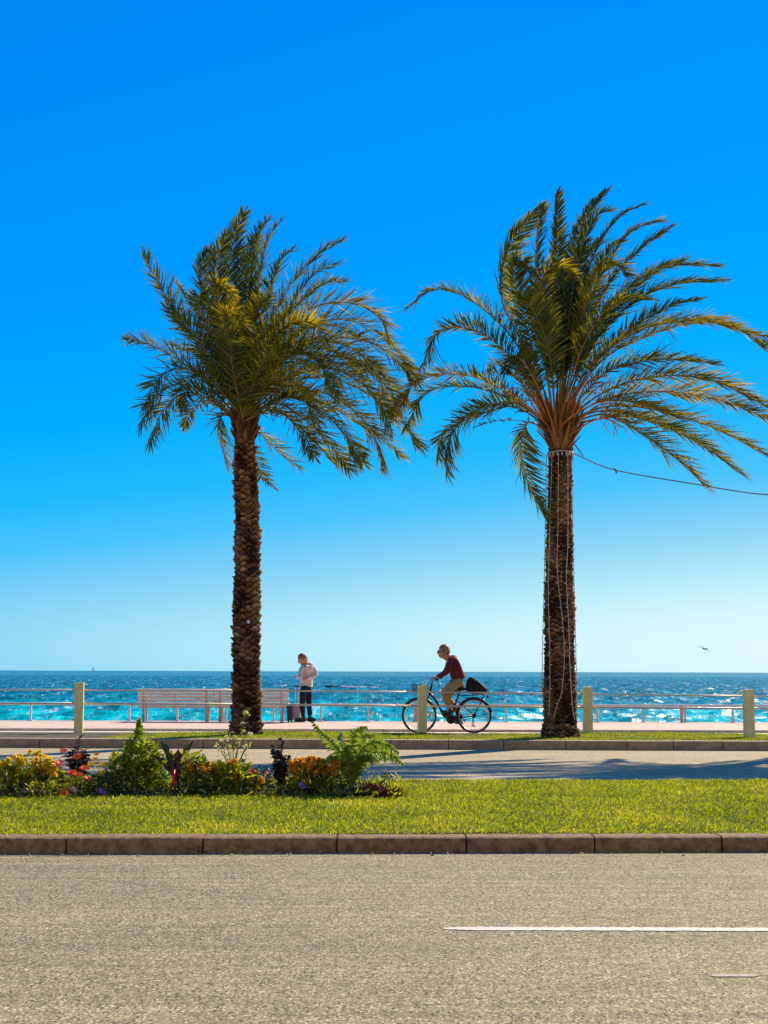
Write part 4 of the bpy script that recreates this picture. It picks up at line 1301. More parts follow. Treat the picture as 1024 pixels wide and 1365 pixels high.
def wheel(c, refl):
    a_ = np.linspace(0, 2 * PI, 56, endpoint=False)
    ringp = lambda r, dy=0: [c + np.array([r * math.cos(t), dy, r * math.sin(t)]) for t in a_]
    wl = MB(); wl.tube(ringp(RW - 0.022), 0.022, 8, closed=True)
    o = wl.build('wheel', M['rubber'], bike)
    mb = MB(); mb.tube(ringp(RW - 0.045), 0.011, 6, closed=True); mb.build('rim', M['chrome'], o)
    mb = MB()
    for i in range(28):
        t = 2 * PI * i / 28; s = 0.5 if i % 2 else -0.5
        p = c + np.array([0.025 * math.cos(t + s), 0.03 * (1 if i % 4 < 2 else -1), 0.025 * math.sin(t + s)])
        q = c + np.array([(RW - 0.05) * math.cos(t), 0, (RW - 0.05) * math.sin(t)])
        mb.tube([p, q], 0.0022, 4)
    mb.build('spokes', M['basketw'], o)
    mb = MB(); mb.tube([c + np.array([0, -0.055, 0]), c + np.array([0, 0.055, 0])], 0.026, 12); mb.build('hub', M['chrome'], o)
    for t in refl:
        p = c + np.array([RW * 0.62 * math.cos(t), -0.012, RW * 0.62 * math.sin(t)])
        mb = MB(); mb.box(p, (0.07, 0.02, 0.035), ry=-t + PI / 2); mb.build('reflector', M['orange'], o, smooth=False, bevel=0.006)


wheel(fw, (0.1, PI + 0.3))
wheel(rw, (0.45, PI + 0.45))
bb = cp(601, 957.5); seat_top = cp(613, 920); head_lo = cp(572.5, 924.5); head_hi = cp(575.5, 913)
fr = MB()
fr.tube(spline([head_lo + np.array([.005, 0, .02]), cp(579, 929), cp(586, 942), cp(592, 953), bb], 14)[0], 0.026, 10)
fr.tube([bb, cp(607, 938), seat_top], 0.018, 10)
fr.tube([head_hi + np.array([0, 0, .01]), head_lo], 0.022, 10)
fr.tube([cp(589, 947), cp(605, 945)], 0.014, 8)
for s in (-1, 1):
    fr.tube([bb + np.array([0, s * .03, 0]), rw + np.array([0, s * .06, 0])], 0.010, 8)
    fr.tube([cp(609, 932, s * .02), rw + np.array([0, s * .06, 0])], 0.009, 8)
fr.build('frame', M['blackm'], bike)
mb = MB()
for s in (-1, 1):
    mb.tube(spline([head_lo + np.array([0, s * .025, 0]), cp(570, 930, s * .05), cp(563, 944, s * .055), fw + np.array([0, s * .055, 0])], 10)[0], np.linspace(.014, .009, 10), 8)
mb.build('fork', M['blackm'], bike)
hb = MB()
hb.tube([head_hi, cp(576.5, 906)], 0.014, 8)
for s in (-1, 1):
    hb.tube(spline([cp(576.5, 906), cp(574, 903.5, s * .14), cp(577.5, 903, s * .26), cp(583, 905, s * .30)], 12)[0], 0.011, 8)
ho = hb.build('handlebar', M['blackm'], bike)
for s in (-1, 1):
    mb = MB(); mb.tube([cp(578.5, 903.3, s * .275), cp(584, 905.2, s * .305)], 0.017, 8); mb.build('grip', M['rubber'], ho)
sd_ = MB(); sd_.sphere(cp(614, 917.5), (0.135, 0.085, 0.035), 16, 8); sd_.sphere(cp(607, 918.2), (0.10, 0.03, 0.028), 12, 8); sd_.build('saddle', M['blackm'], bike)
for c, a0, a1 in ((fw, 20, 215 - 60), (rw, 10, 205)):
    g_ = [c + np.array([(RW + 0.022) * math.cos(R(t)), 0, (RW + 0.022) * math.sin(R(t))]) for t in np.linspace(a0, a1, 24)]
    V, F = [], []
    for i, p in enumerate(g_):
        out_ = norm(p - c)
        V += [p + np.array([0, -0.034, 0]) - out_ * .016, p + np.array([0, -.02, 0]), p + np.array([0, .02, 0]), p + np.array([0, 0.034, 0]) - out_ * .016]
    for i in range(23):
        for k in range(3): F.append((i * 4 + k, i * 4 + k + 1, i * 4 + k + 5, i * 4 + k + 4))
    mb = MB(); mb.add(V, F); o_ = mb.build('mudguard', M['blackm'], bike); sm = o_.modifiers.new('s', 'SOLIDIFY'); sm.thickness = 0.004
# basket: wire box
bA, bB = cp(548.8, 911.2), cp(570.2, 921.0)
bk = MB(); x0, x1, z1, z0 = bA[0], bB[0], bA[2], bB[2]; hw = 0.15; ins = 0.02
def rect(x0, x1, h, z): return [np.array([x0, YC - h, z]), np.array([x1, YC - h, z]), np.array([x1, YC + h, z]), np.array([x0, YC + h, z])]
for i, z in enumerate(np.linspace(z0, z1, 7)):
    e = ins * (1 - i / 6)
    q = rect(x0 + e, x1 - e, hw - e, z)
    for k in range(4): bk.tube([q[k], q[(k + 1) % 4]], 0.004 if i < 6 else 0.009, 5)
qb, qt = rect(x0 + ins, x1 - ins, hw - ins, z0), rect(x0, x1, hw, z1)
for k in range(4):
    for t in np.linspace(0, 1, 11):
        bk.tube([qb[k] * (1 - t) + qb[(k + 1) % 4] * t, qt[k] * (1 - t) + qt[(k + 1) % 4] * t], 0.0035, 4)
for t in np.linspace(0, 1, 9): bk.tube([qb[0] * (1 - t) + qb[1] * t, qb[3] * (1 - t) + qb[2] * t], 0.0035, 4)
bk.tube([cp(570, 918), head_hi], 0.008, 6)
bk.build('basket', M['basketw'], bike)
# rack
rk = MB()
for s in (-1, 1):
    rk.tube([cp(612, 926, s * .05), cp(649, 925, s * .06)], 0.008, 6)
    rk.tube([cp(645, 925, s * .06), cp(640, 938, s * .065), rw + np.array([0, s * .065, 0])], 0.006, 6)
for x in (616, 626, 636, 646, 649): rk.tube([cp(x, 925.4, -.06), cp(x, 925.4, .06)], 0.006, 6)
rk.build('rack', M['blackm'], bike)
mb = MB(); mb.box(cp(650, 928), (0.03, 0.08, 0.05)); mb.build('tail_light', M['blackm'], bike, smooth=False, bevel=.006)
# crank set
cr = MB()
cr.tube([bb + np.array([0, -.045, 0]), bb + np.array([0, -.04, 0])], 0.095, 28)
cr.tube([bb + np.array([0, -.09, 0]), bb + np.array([0, .09, 0])], 0.02, 10)
pn, pf = cp(592, 951.5, -.10), cp(610, 963.5, .10)
cr.tube([bb + np.array([0, -.085, 0]), pn + np.array([0, .015, 0])], 0.012, 8); cr.tube([bb + np.array([0, .085, 0]), pf + np.array([0, -.015, 0])], 0.012, 8)
cr.build('crankset', M['blackm'], bike)
for p, s in ((pn, -1), (pf, 1)):
    mb = MB(); mb.box(p + np.array([0, s * .05, 0]), (0.10, 0.085, 0.025)); mb.build('pedal', M['blackm'], bike, smooth=False, bevel=.005)
ch = MB()
ch.tube([bb + np.array([0, -.045, .085]), rw + np.array([0, -.045, .04])], 0.006, 4); ch.tube([bb + np.array([0, -.045, -.085]), rw + np.array([0, -.045, -.04])], 0.006, 4)
ch.build('chain', M['blackm'], bike)
mb = MB(); mb.tube([rw + np.array([0, -.05, 0]), rw + np.array([0, -.05, 0.001]) + np.array([0, -.01, 0])], 0.045, 16); mb.tube([rw + np.array([-.02, -.06, -.02]), cp(630.5, 964, -.05)], .012, 6); mb.tube([cp(629, 965, -.055), cp(633, 967, -.055)], .016, 8); mb.build('derailleur', M['blackm'], bike)

# bag on the rack
bag = thing('bag', 'black soft bag strapped on the rear rack of the bicycle', 'bag', cp(635, 925))
mb = MB()
poly = [cp(x, y) for x, y in ((621.5, 924.5), (620.5, 914), (622, 905), (625.5, 901), (630, 901.5), (640, 908), (650, 916.5), (650.5, 919.5), (647, 923), (640, 925))]
rings = []
V, F = [], []
n = len(poly); cen = sum(poly) / n
for s, sc in ((-.15, .55), (-.135, .9), (-.06, 1.0), (.06, 1.0), (.135, .9), (.15, .55)):
    V += [cen + (p - cen) * sc + np.array([0, s, 0]) for p in poly]
for j in range(5):
    for i in range(n): F.append((j * n + i, j * n + (i + 1) % n, (j + 1) * n + (i + 1) % n, (j + 1) * n + i))
F += [tuple(range(n)), tuple(range(5 * n, 6 * n))[::-1]]
mb.add(V, F); bo = mb.build('bag_body', M['bagcloth'], bag); ss = bo.modifiers.new('s', 'SUBSURF'); ss.levels = 1; ss.render_levels = 1
for s in (-1, 1):
    mb = MB(); mb.tube(spline([cp(626, 901.5, s * .07), cp(633, 904, s * .145), cp(640, 910, s * .155), cp(645, 915, s * .14)], 12)[0], 0.009, 6); mb.build('strap', simple('grey_strap', (.12, .12, .12), .7), bag)

# rider
hc = cp(591.6, 867.6, 0); Mh = Matrix.Rotation(R(10), 3, 'Z') @ Matrix.Rotation(R(-8), 3, 'Y')
neck = cp(598.5, 875.0)
nodes, edges = head_nodes(hc, Mh, 1.17, neck)
b0 = len(nodes)
chest = cp(603.8, 883.0); belly = cp(608.5, 897); pel = cp(613.5, 907)
nodes += [(*chest, .09), (*belly, .09), (*pel, .09)]; edges += [(0, b0), (b0, b0 + 1), (b0 + 1, b0 + 2)]
arms, legs = [], []
for s in (-1, 1):
    sh = cp(602.0, 879.5, s * .17); el = cp(595.0, 895.0, s * .26); wr = cp(583.5, 901.8, s * .28)
    i = len(nodes); nodes += [(*sh, .055), (*el, .042), (*wr, .028)]; edges += [(b0, i), (i, i + 1), (i + 1, i + 2)]
    hand(nodes, edges, i + 2, (-0.92, 0, -0.25), (0, -s, .3), 1.0)
    arms.append((sh, el, wr))
for s, kn, an, to in ((-1, cp(590.8, 921.0, -.13), cp(599.5, 946.5, -.13), cp(589.5, 950.8, -.14)), (1, cp(596.5, 928, .13), cp(614.5, 954.5, .13), cp(606, 961.0, .14))):
    hp = cp(611.5, 908, s * .09)
    i = len(nodes); nodes += [(*hp, .10), (*kn, .06), (*an, .042), (*to, .03)]; edges += [(b0 + 2, i), (i, i + 1), (i + 1, i + 2), (i + 2, i + 3)]
    legs.append((hp, kn, an, to))
rider = skin('person', nodes, edges, M['skin'], None, 1, origin=tuple(cp(613.5, 912)), root=b0 + 2)
tag(rider, 'cyclist in a maroon jacket, khaki trousers and sunglasses riding to the left', 'person')
face_bits(rider, hc, Mh, M['hair_g'], 1.17, glasses=True, hair_long=1.0)
nd = [(*pel + np.array([-.02, 0, .04]), .135), (*belly, (.145, .16)), (*chest, (.15, .17)), (*cp(601.3, 876.8), .13), (*cp(598.6, 873.6), .09)]
ed = [(0, 1), (1, 2), (2, 3), (3, 4)]
for sh, el, wr in arms:
    i = len(nd); nd += [(*sh, .082), (*((sh + el) / 2), .074), (*el, .066), (*((el + wr) / 2), .056), (*wr, .042)]
    ed += [(2, i), (i, i + 1), (i + 1, i + 2), (i + 2, i + 3), (i + 3, i + 4)]
jk = skin('jacket', nd, ed, M['maroon'], rider, 2, root=1, folds=0.055)
nd = [(*pel, .14), (*(pel + np.array([-.03, 0, .04])), .125)]; ed = [(0, 1)]
for hp, kn, an, to in legs:
    i = len(nd); nd += [(*hp, .118), (*((hp + kn) / 2), .105), (*kn, .08), (*((kn + an) / 2), .068), (*(an + np.array([0, 0, .03])), .058)]
    ed += [(0, i), (i, i + 1), (i + 1, i + 2), (i + 2, i + 3), (i + 3, i + 4)]
skin('trousers', nd, ed, M['khaki'], rider, 2, folds=0.04)
for hp, kn, an, to in legs:
    d_ = to - an; a_ = math.atan2(-d_[2], -d_[0])
    mb = MB(); c_ = an + d_ * 0.5 + np.array([0, 0, -.01]); mb.sphere(c_, (0.145, 0.05, 0.045), 14, 8, Matrix.Rotation(a_, 3, 'Y')); mb.sphere(an, (.055, .05, .06), 10, 8); mb.build('shoe', M['shoe'], rider)

# ------------------------------------------------------------------ boats, gull
def sea_pt(px, Y): 
    q = at(px, HORIZ, Y); return np.array([q[0], Y, SEA])


p = sea_pt(124, 5200)
sb = thing('sailboat', 'tiny white sailing boat far out on the horizon', 'sailboat', p)
mb = MB(); V = []; L_, bw = 17.0, 2.4
for t in np.linspace(-1, 1, 9):
    wv = bw * (1 - abs(t) ** 2.2); V += [(p[0] + t * L_ / 2, p[1] - wv, SEA + 1.6 + .5 * t * t), (p[0] + t * L_ / 2 * .9, p[1], SEA - .3), (p[0] + t * L_ / 2, p[1] + wv, SEA + 1.6 + .5 * t * t)]
F = []
for i in range(8):
    F += [(i * 3, i * 3 + 3, i * 3 + 4, i * 3 + 1), (i * 3 + 1, i * 3 + 4, i * 3 + 5, i * 3 + 2), (i * 3, i * 3 + 2, i * 3 + 5, i * 3 + 3)]
mb.add(V, F); mb.build('hull', M['white'], sb)
mb = MB(); mb.tube([(p[0], p[1], SEA + 1), (p[0] + .3, p[1], SEA + 23)], 0.25, 6); mb.build('mast', M['rail'], sb)
m_sail = leaf_mat('sail_cloth', [(0, (.62, .74, .85)), (1, (.68, .80, .9))], .2, tcol=(.9, 1, 1.1))
for pts in (((0.5, 2.5), (7.5, 2.8), (0.4, 21.5)), ((-0.5, 2.2), (-6.5, 2.0), (-0.2, 18.5))):
    V, F = [], []
    for i in range(9):
        t = i / 8
        a_ = np.array(pts[0]) * (1 - t) + np.array(pts[2]) * t; b_ = np.array(pts[1]) * (1 - t) + np.array(pts[2]) * t
        for j in range(5):
            u = j / 4; q = a_ * (1 - u) + b_ * u
            V.append((p[0] + q[0], p[1] - 1.2 * math.sin(PI * u) * (1 - t), SEA + q[1]))
    for i in range(8):
        for j in range(4): F.append((i * 5 + j, i * 5 + j + 1, i * 5 + j + 6, i * 5 + j + 5))
    np_obj('sail', V, F, m_sail, sb)

p = sea_pt(443, 430)
mbt = thing('motorboat', 'small dark motorboat with white top crossing the bay behind the standing man', 'boat', p)
mb = MB(); V = []; L_, bw = 4.0, .85
for t in np.linspace(-1, 1, 11):
    wv = bw * (1 - max(0, -t) ** 2.4); zt_ = SEA + .55 + .3 * max(0, -t); V += [(p[0] + t * L_ / 2, p[1] - wv, zt_), (p[0] + t * L_ / 2 * .92, p[1] - wv * .5, SEA - .1), (p[0] + t * L_ / 2 * .92, p[1] + wv * .5, SEA - .1), (p[0] + t * L_ / 2, p[1] + wv, zt_)]
F = []
for i in range(10):
    for k in range(4): F.append((i * 4 + k, i * 4 + 4 + k, i * 4 + 4 + (k + 1) % 4, i * 4 + (k + 1) % 4))
F += [(0, 1, 2, 3), (40, 43, 42, 41)]
mb.add(V, F); mb.build('hull', M['blackm'], mbt)
mb = MB(); mb.prism([(p[0] - .9, SEA + .6), (p[0] + .9, SEA + .6), (p[0] + .7, SEA + 1.25), (p[0] - .3, SEA + 1.3)], p[1] - .5, p[1] + .5); mb.build('cabin', M['white'], mbt, smooth=False, bevel=.08)
mb = MB(); mb.box((p[0] + 2.1, p[1], SEA + .6), (.35, .4, .8)); mb.build('outboard_motor', M['blackm'], mbt, smooth=False, bevel=.06)
# foam wake
mb = MB()
for i in range(260):
    t = rng.uniform(0, 1) ** 1.3
    x = p[0] + 2.2 + t * 11; y = p[1] + rng.normal(0, .25 + 1.6 * t)
    r_ = rng.uniform(.22, .6) * (1.1 - .6 * t)
    mb.sphere((x, y, SEA + .18 + rng.uniform(0, .12)), (r_ * 1.8, r_, r_ * .8), 6, 4)
for i in range(40):
    mb.sphere((p[0] - 1.6 + rng.uniform(0, 3.4), p[1] - .95 + rng.normal(0, .1), SEA + .15), (.22, .15, .14), 6, 4)
wk = mb.build('wake_foam', leaf_mat('foam', [(0, (.75, .78, .78)), (1, (.85, .86, .85))], .5, tcol=(1, 1, 1)), None); wk['kind'] = 'stuff'; wk['label'] = 'white foam trail behind the small motorboat'; wk['category'] = 'foam'

YG = 140.0
gp = lambda x, y, dy=0: at(x, y, YG + dy)
gc = gp(939.5, 865)
gull = np.array(gc)
mb = MB()
sc_ = YG / FPX
body = [gp(936.5, 864.6), gp(938, 864.6), gp(940, 865.2), gp(942, 866.2), gp(943, 866.8)]
mb.tube(body, [0.03, .055, .06, .04, .02], 10)
def wing(pts, ch):
    V, F = [], []
    S, _ = spline(np.array(pts), 12)
    for i, q in enumerate(S):
        c_ = ch * (1 - (i / 11) ** 2 * .85); tk = .038 * (1 - i / 16)
        V += [q + np.array([0, -c_ / 2, 0]), q + np.array([0, 0, tk]), q + np.array([0, c_ / 2, 0]), q + np.array([0, 0, -tk])]
    for i in range(11):
        for k in range(4): F.append((i * 4 + k, i * 4 + 4 + k, i * 4 + 4 + (k + 1) % 4, i * 4 + (k + 1) % 4))
    mb.add(V, F)
wing([gp(939.5, 864.8), gp(936, 862.4, -.2), gp(933, 862.0, -.35), gp(930, 863.6, -.45)], .24)
wing([gp(940, 864.8), gp(942.5, 864.2, .2), gp(944.5, 866.5, .35), gp(945.8, 870.2, .45)], .24)
M['gull'] = simple('gull_grey', (.16, .17, .18), .8, .3, 8)
go = mb.build('gull', M['gull'], None, origin=gc); tag(go, 'lone gull gliding with bent wings low above the horizon', 'bird')

# ------------------------------------------------------------------ flower bed
def lm(name, a, b, c, **k): return leaf_mat(name, [(0, a), (.5, b), (1, c)], **k)


M['lf_green'] = lm('green_leaves', (.035, .055, .004), (.15, .19, .010), (.40, .40, .04), trans=.5, nscale=8)
M['lf_bright'] = lm('bright_leaves', (.05, .085, .006), (.20, .27, .014), (.46, .48, .06), trans=.5, nscale=8)
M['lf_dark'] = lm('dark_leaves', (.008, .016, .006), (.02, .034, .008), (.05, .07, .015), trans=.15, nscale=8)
M['lf_purple'] = lm('purple_leaves', (.016, .007, .012), (.035, .012, .022), (.085, .04, .05), trans=.15, nscale=8, tcol=(1.5, .8, .9))
M['lf_yellow'] = lm('yellow_green_leaves', (.12, .15, .012), (.32, .33, .02), (.55, .50, .09), trans=.4, nscale=8)
M['lf_red'] = lm('red_lettuce_leaves', (.045, .008, .010), (.12, .02, .022), (.26, .07, .06), trans=.25, nscale=8, tcol=(1.4, .8, .8))
M['lf_card'] = lm('silver_green_leaves', (.10, .16, .02), (.19, .27, .045), (.32, .39, .11), trans=.4, nscale=6)
M['fl_yellow'] = lm('yellow_petals', (.68, .48, .01), (.85, .64, .02), (.9, .76, .10), trans=.5, tcol=(1.15, 1.1, 1))
M['fl_amber'] = lm('amber_petals', (.60, .26, .01), (.75, .38, .012), (.85, .52, .03), trans=.5, tcol=(1.15, 1.1, 1))
M['fl_orange'] = lm('orange_petals', (.65, .12, .01), (.80, .19, .015), (.85, .28, .03), trans=.5, tcol=(1.15, 1.1, 1))
M['fl_red'] = lm('red_petals', (.5, .04, .012), (.65, .07, .02), (.75, .13, .05), trans=.5, tcol=(1.15, 1, 1))
M['fl_coral'] = lm('coral_petals', (.6, .13, .08), (.75, .22, .14), (.8, .32, .22), trans=.5, tcol=(1.15, 1, 1))
M['fl_cream'] = lm('cream_petals', (.55, .52, .15), (.72, .70, .28), (.8, .78, .45), trans=.5, tcol=(1.15, 1.1, 1))
M['fl_purple'] = lm('purple_petals', (.10, .02, .45), (.16, .03, .6), (.25, .08, .7), trans=.25, tcol=(1.1, 1, 1.1))
M['fl_pink'] = lm('pink_petals', (.45, .2, .36), (.6, .32, .5), (.7, .5, .62), trans=.25, tcol=(1.1, 1, 1.1))
M['stem'] = simple('plant_stem', (.12, .13, .03), .7, .3, 8)
M['stem_d'] = simple('dark_stem', (.06, .035, .03), .7, .3, 8)
M['stem_red'] = simple('red_chard_stalk', (.65, .015, .03), .4, .2, 8)
BZ = 0.128
BED = 'plants in the flower bed'


def bp_(px, py, Y):
    return at(px, py, Y)


def rootpt(px, Y): q = at(px, 1050, Y); return np.array([q[0], Y, BZ])


def shell_pts(c, rx, ry, h, n, shape):
    """points through the outer half of a mound / cone / column, with outward directions"""
    u = rng.uniform(0, 2 * PI, n); z = rng.uniform(0, 1, n) ** (0.8 if shape == 'mound' else 1.0)
    if shape == 'mound': pr = np.sqrt(np.clip(1 - (z * .96) ** 2.2, 0, 1))
    elif shape == 'cone': pr = np.clip(1.0 - z, 0.05, 1) ** .75 * np.clip(.55 + z * 3, 0, 1)
    else: pr = np.clip(1.05 - z * .75, .1, 1)
    lump = 1 + .22 * np.sin(u * 3 + z * 9 + c[0] * 5) + .16 * np.sin(u * 5 - z * 13)
    rr = pr * lump * rng.uniform(.35, 1, n) ** .5
    P = np.stack([c[0] + rx * rr * np.cos(u), c[1] + ry * rr * np.sin(u), c[2] + h * z * lump ** .4], 1)
    D = np.stack([np.cos(u) * (.35 + pr), np.sin(u) * (.35 + pr), .35 + z * 1.1], 1) + rng.normal(0, .45, (n, 3))
    return P, norm(D)


def foliage(root, c, rx, ry, h, n, L, Wd, shape, mat, name='foliage', droop=-.25):
    P, D = shell_pts(c, rx, ry, h, n, shape)
    V, F = leaves_np(P - D * L * .4, D, L * rng.uniform(.6, 1.3, n), Wd * rng.uniform(.7, 1.3, n), np.array([.08, 0, droop]))
    return np_obj(name, V, F, mat, root, False)


def flower(root, c, nrm, r, mat, name='flower', petals=9, cup=.35, rings=2, centre=None):
    nrm = norm(np.array(nrm, float)); a_ = norm(np.cross(nrm, [0.3, .9, .2])); b_ = np.cross(nrm, a_)
    Bs, Ds, Ls = [], [], []
    for k in range(rings):
        for i in range(petals):
            t = 2 * PI * (i + .5 * k) / petals + rng.uniform(-.1, .1)
            o = math.cos(t) * a_ + math.sin(t) * b_
            Bs.append(c + o * r * .08); Ds.append(o + nrm * (cup + .45 * k)); Ls.append(r * (1 - .28 * k) * rng.uniform(.9, 1.1))
    V, F = leaves_np(Bs, Ds, np.array(Ls), r * 2.6 / petals * 1.7, -nrm * .15, (.4, 1.0, 1.05, .45), side=np.cross(np.array(Ds), nrm) + rng.normal(0, .08, (len(Ds), 3)))
    o = np_obj(name, V, F, mat, root, False)
    if centre:
        mb = MB(); mb.sphere(c + nrm * r * .2, r * .26, 8, 6); mb.build('flower_centre', centre, o)
    return o


def cluster(root, c, r, mat, n=7, fr=.018, name='flower_cluster'):
    r, fr, n = r * 1.05, fr * 1.15, n + 1
    """a head of several small blossoms"""
    Bs, Ds = [], []
    for i in range(n):
        d = norm(rng.normal(size=3) + np.array([0, -.3, .7])); p = c + d * r * rng.uniform(.5, 1)
        a_ = norm(np.cross(d, [.3, .8, .4])); b_ = np.cross(d, a_)
        for k in range(5):
            t = 2 * PI * k / 5 + i; Bs.append(p); Ds.append(math.cos(t) * a_ + math.sin(t) * b_ + d * .45)
    V, F = leaves_np(Bs, Ds, fr * rng.uniform(.8, 1.3, len(Bs)), fr * 1.05, np.array([0, 0, -.1]), (.4, 1, .95, .3))
    return np_obj(name, V, F, mat, root, False)


def stems(root, c, tips, r=.005, mat=None, bend=.15, name='stem'):
    mb = MB()
    for t in tips:
        t = np.array(t); b = c + (t - c) * np.array([.12, .12, 0]); m = (b + t) / 2 + np.array([(t - c)[0] * -bend, 0, (t - c)[2] * .06])
        mb.tube(spline([b, m, t], 7)[0], np.linspace(r, r * .55, 7), 5)
    return mb.build(name, mat or M['stem'], root)


def bush(name, label, cat, px, Y, wpx, ytop, n, L, Wd, mat, shape='mound', under=None, ydepth=.8):
    c = rootpt(px, Y); k = Y / FPX
    h = at(px, ytop, Y)[2] - BZ
    t = thing(name, label, cat, c, BED)
    foliage(t, c, wpx / 2 * k, wpx / 2 * k * ydepth, h, int(n * 1.7), L, Wd, shape, mat)
    stems(t, c, [c + np.array([rng.normal(0, wpx / 5 * k), rng.normal(0, wpx / 6 * k), h * rng.uniform(.5, .85)]) for _ in range(9)], .006)
    return t, c, h


def heads(t, c, Y, pts, r, mat, n=7, fr=.018, dy=.16, stem=True):
    tips = []
    for x, y in list(pts) + [(x + rng.normal(0, 4), y + abs(rng.normal(0, 5))) for x, y in pts[:16]]:
        p = at(x, y, Y - dy * rng.uniform(.2, 1.0)); cluster(t, p, r * rng.uniform(.75, 1.2), mat, n, fr); tips.append(p)
    if stem: stems(t, c, tips, .004, M['stem'], .1, 'flower_stem')


# 1-2 yellow wallflower bushes on the left
t, c, h = bush('wallflower_bush', 'yellow flowering bush at the left edge of the view', 'flowering bush', 12, 15.35, 74, 1017, 620, .075, .02, M['lf_green'])
heads(t, c, 15.35, [(1, 1018), (-8, 1022), (13, 1012), (20, 1010), (27, 1008), (24, 1016), (30, 1013), (10, 1020), (31, 1019), (19, 1030), (15, 1034), (23, 1028), (-4, 1036), (6, 1028)], .022, M['fl_yellow'], 8)
t, c, h = bush('wallflower_bush', 'yellow flowering bush beside the dark purple spiky plant', 'flowering bush', 58, 15.4, 56, 1016, 560, .075, .02, M['lf_green'])
heads(t, c, 15.4, [(41, 1003), (53, 1004), (55, 1008), (50, 1012), (60, 1010), (66, 1012), (71, 1017), (62, 1020), (57, 1022), (70, 1024), (66, 1028), (40, 1031), (36, 1033), (46, 1016), (64, 1015), (74, 1020), (58, 1030)], .022, M['fl_yellow'], 8)
# trailing pale plant in front
t, c, h = bush('trailing_plant', 'low pale-leaved plant with pinkish flowers at the front left of the bed', 'plant', 60, 15.1, 70, 1042, 330, .05, .014, M['lf_yellow'])
heads(t, c, 15.1, [(38, 1054), (42, 1053), (30, 1056), (25, 1058), (62, 1052), (98, 1052)], .014, M['fl_pink'], 5, .012, .1)


def spiky(px, Y, wpx, ytop, label, name, n_st, mat, leafL, lw, tilt=.25):
    c = rootpt(px, Y); k = Y / FPX; h = at(px, ytop, Y)[2] - BZ
    t = thing(name, label, 'plant', c, BED)
    B, D, tips = [], [], []
    for s in range(n_st):
        a_ = s * 2.4; sp = wpx / 2 * k * (0 if s == 0 else rng.uniform(.35, .75)); hh = h * (1 if s == 0 else rng.uniform(.6, .85))
        tip = c + np.array([math.cos(a_) * sp, math.sin(a_) * sp * .7, hh]); tips.append(tip)
        for j in range(34):
            q = rng.uniform(.3, 1.0); p = c + (tip - c) * q
            th = rng.uniform(0, 2 * PI)
            B.append(p); D.append([math.cos(th), math.sin(th), rng.uniform(.25, 1.0)])
    nL = len(B)
    V, F = leaves_np(B, D, leafL * rng.uniform(.6, 1.2, nL), lw * rng.uniform(.8, 1.2, nL), np.array([.05, 0, -.3]))
    np_obj('foliage', V, F, mat, t, False)
    stems(t, c, tips, .007, M['stem_d'], .02)
    return t, c, h


spiky(104, 15.7, 40, 981, 'dark purple spiky-leaved plant rising behind the orange flowers', 'purple_plant', 9, M['lf_purple'], .10, .03)
# orange and yellow Iceland poppies
c = rootpt(102, 15.3)
t = thing('poppy_plant', 'orange, red and coral poppies in front of the dark purple plant', 'flowers', c, BED)
foliage(t, c, .28, .2, .20, 300, .07, .02, 'mound', M['lf_green'])
tips = []
for x, y, r, mk, tl in ((103, 1008.5, 7, 'fl_orange', .7), (113, 1024, 7, 'fl_orange', .5), (95, 1030, 7.5, 'fl_orange', .4), (104, 1033, 7, 'fl_orange', .4), (117.5, 1038.5, 7, 'fl_red', .3),
                        (80, 1017, 7, 'fl_coral', .6), (76, 1021, 5, 'fl_coral', .5), (84.5, 1000.5, 5.5, 'fl_coral', .8)):
    p = at(x, y, 15.2); tips.append(p); flower(t, p, (rng.normal(0, .2), -tl, 1), r * 15.2 / FPX, M[mk], petals=8, cup=.25)
stems(t, c, tips, .004, M['stem'], .1, 'flower_stem')
c = rootpt(86, 15.0)
t = thing('marigold', 'single round orange flower low at the front of the bed', 'flower', c, BED)
p = at(85.5, 1056.5, 14.98); flower(t, p, (0, -1, .45), 5.6 * 15 / FPX, M['fl_orange'], petals=12, cup=.2, rings=3, centre=M['fl_amber']); stems(t, c, [p], .004)
foliage(t, c, .06, .05, .05, 26, .05, .016, 'mound', M['lf_green'])
c = rootpt(138, 15.35)
t = thing('poppy_plant', 'yellow poppies between the orange poppies and the tall green shrub', 'flowers', c, BED)
foliage(t, c, .22, .2, .2, 280, .065, .018, 'mound', M['lf_green'])
tips = []
for x, y, r in ((122, 1018.5, 6), (136, 1019, 5.5), (146, 1018.5, 5.5), (136.5, 1030.5, 6), (161, 1024, 4), (126, 1012, 4), (129, 1005, 4)):
    p = at(x, y, 15.2); tips.append(p); flower(t, p, (rng.normal(0, .3), -.6, 1), r * 15.2 / FPX, M['fl_yellow' if r > 4.5 else 'fl_amber'], petals=8, cup=.25)
stems(t, c, tips, .004, M['stem'], .1, 'flower_stem')


def pansy(px, py, Y, label, mat, r=3.6):
    c = rootpt(px, Y); t = thing('pansy', label, 'flower', c, BED)
    p = at(px, py, Y); flower(t, p, (0, -1, .35), r * Y / FPX, mat, petals=5, cup=.15, rings=1, centre=M['fl_yellow']); flower(t, p + np.array([.03, .01, -.025]), (.3, -1, .2), r * .8 * Y / FPX, mat, petals=5, cup=.15, rings=1)
    stems(t, c, [p], .003); foliage(t, c, .05, .04, .05, 22, .04, .014, 'mound', M['lf_green'])


pansy(134, 1053.5, 15.0, 'violet pansy low between the orange poppies and the green shrub', M['fl_purple'], 3.6)
pansy(401, 1045.5, 15.0, 'violet pansy at the foot of the amber flowering bush', M['fl_purple'], 3)
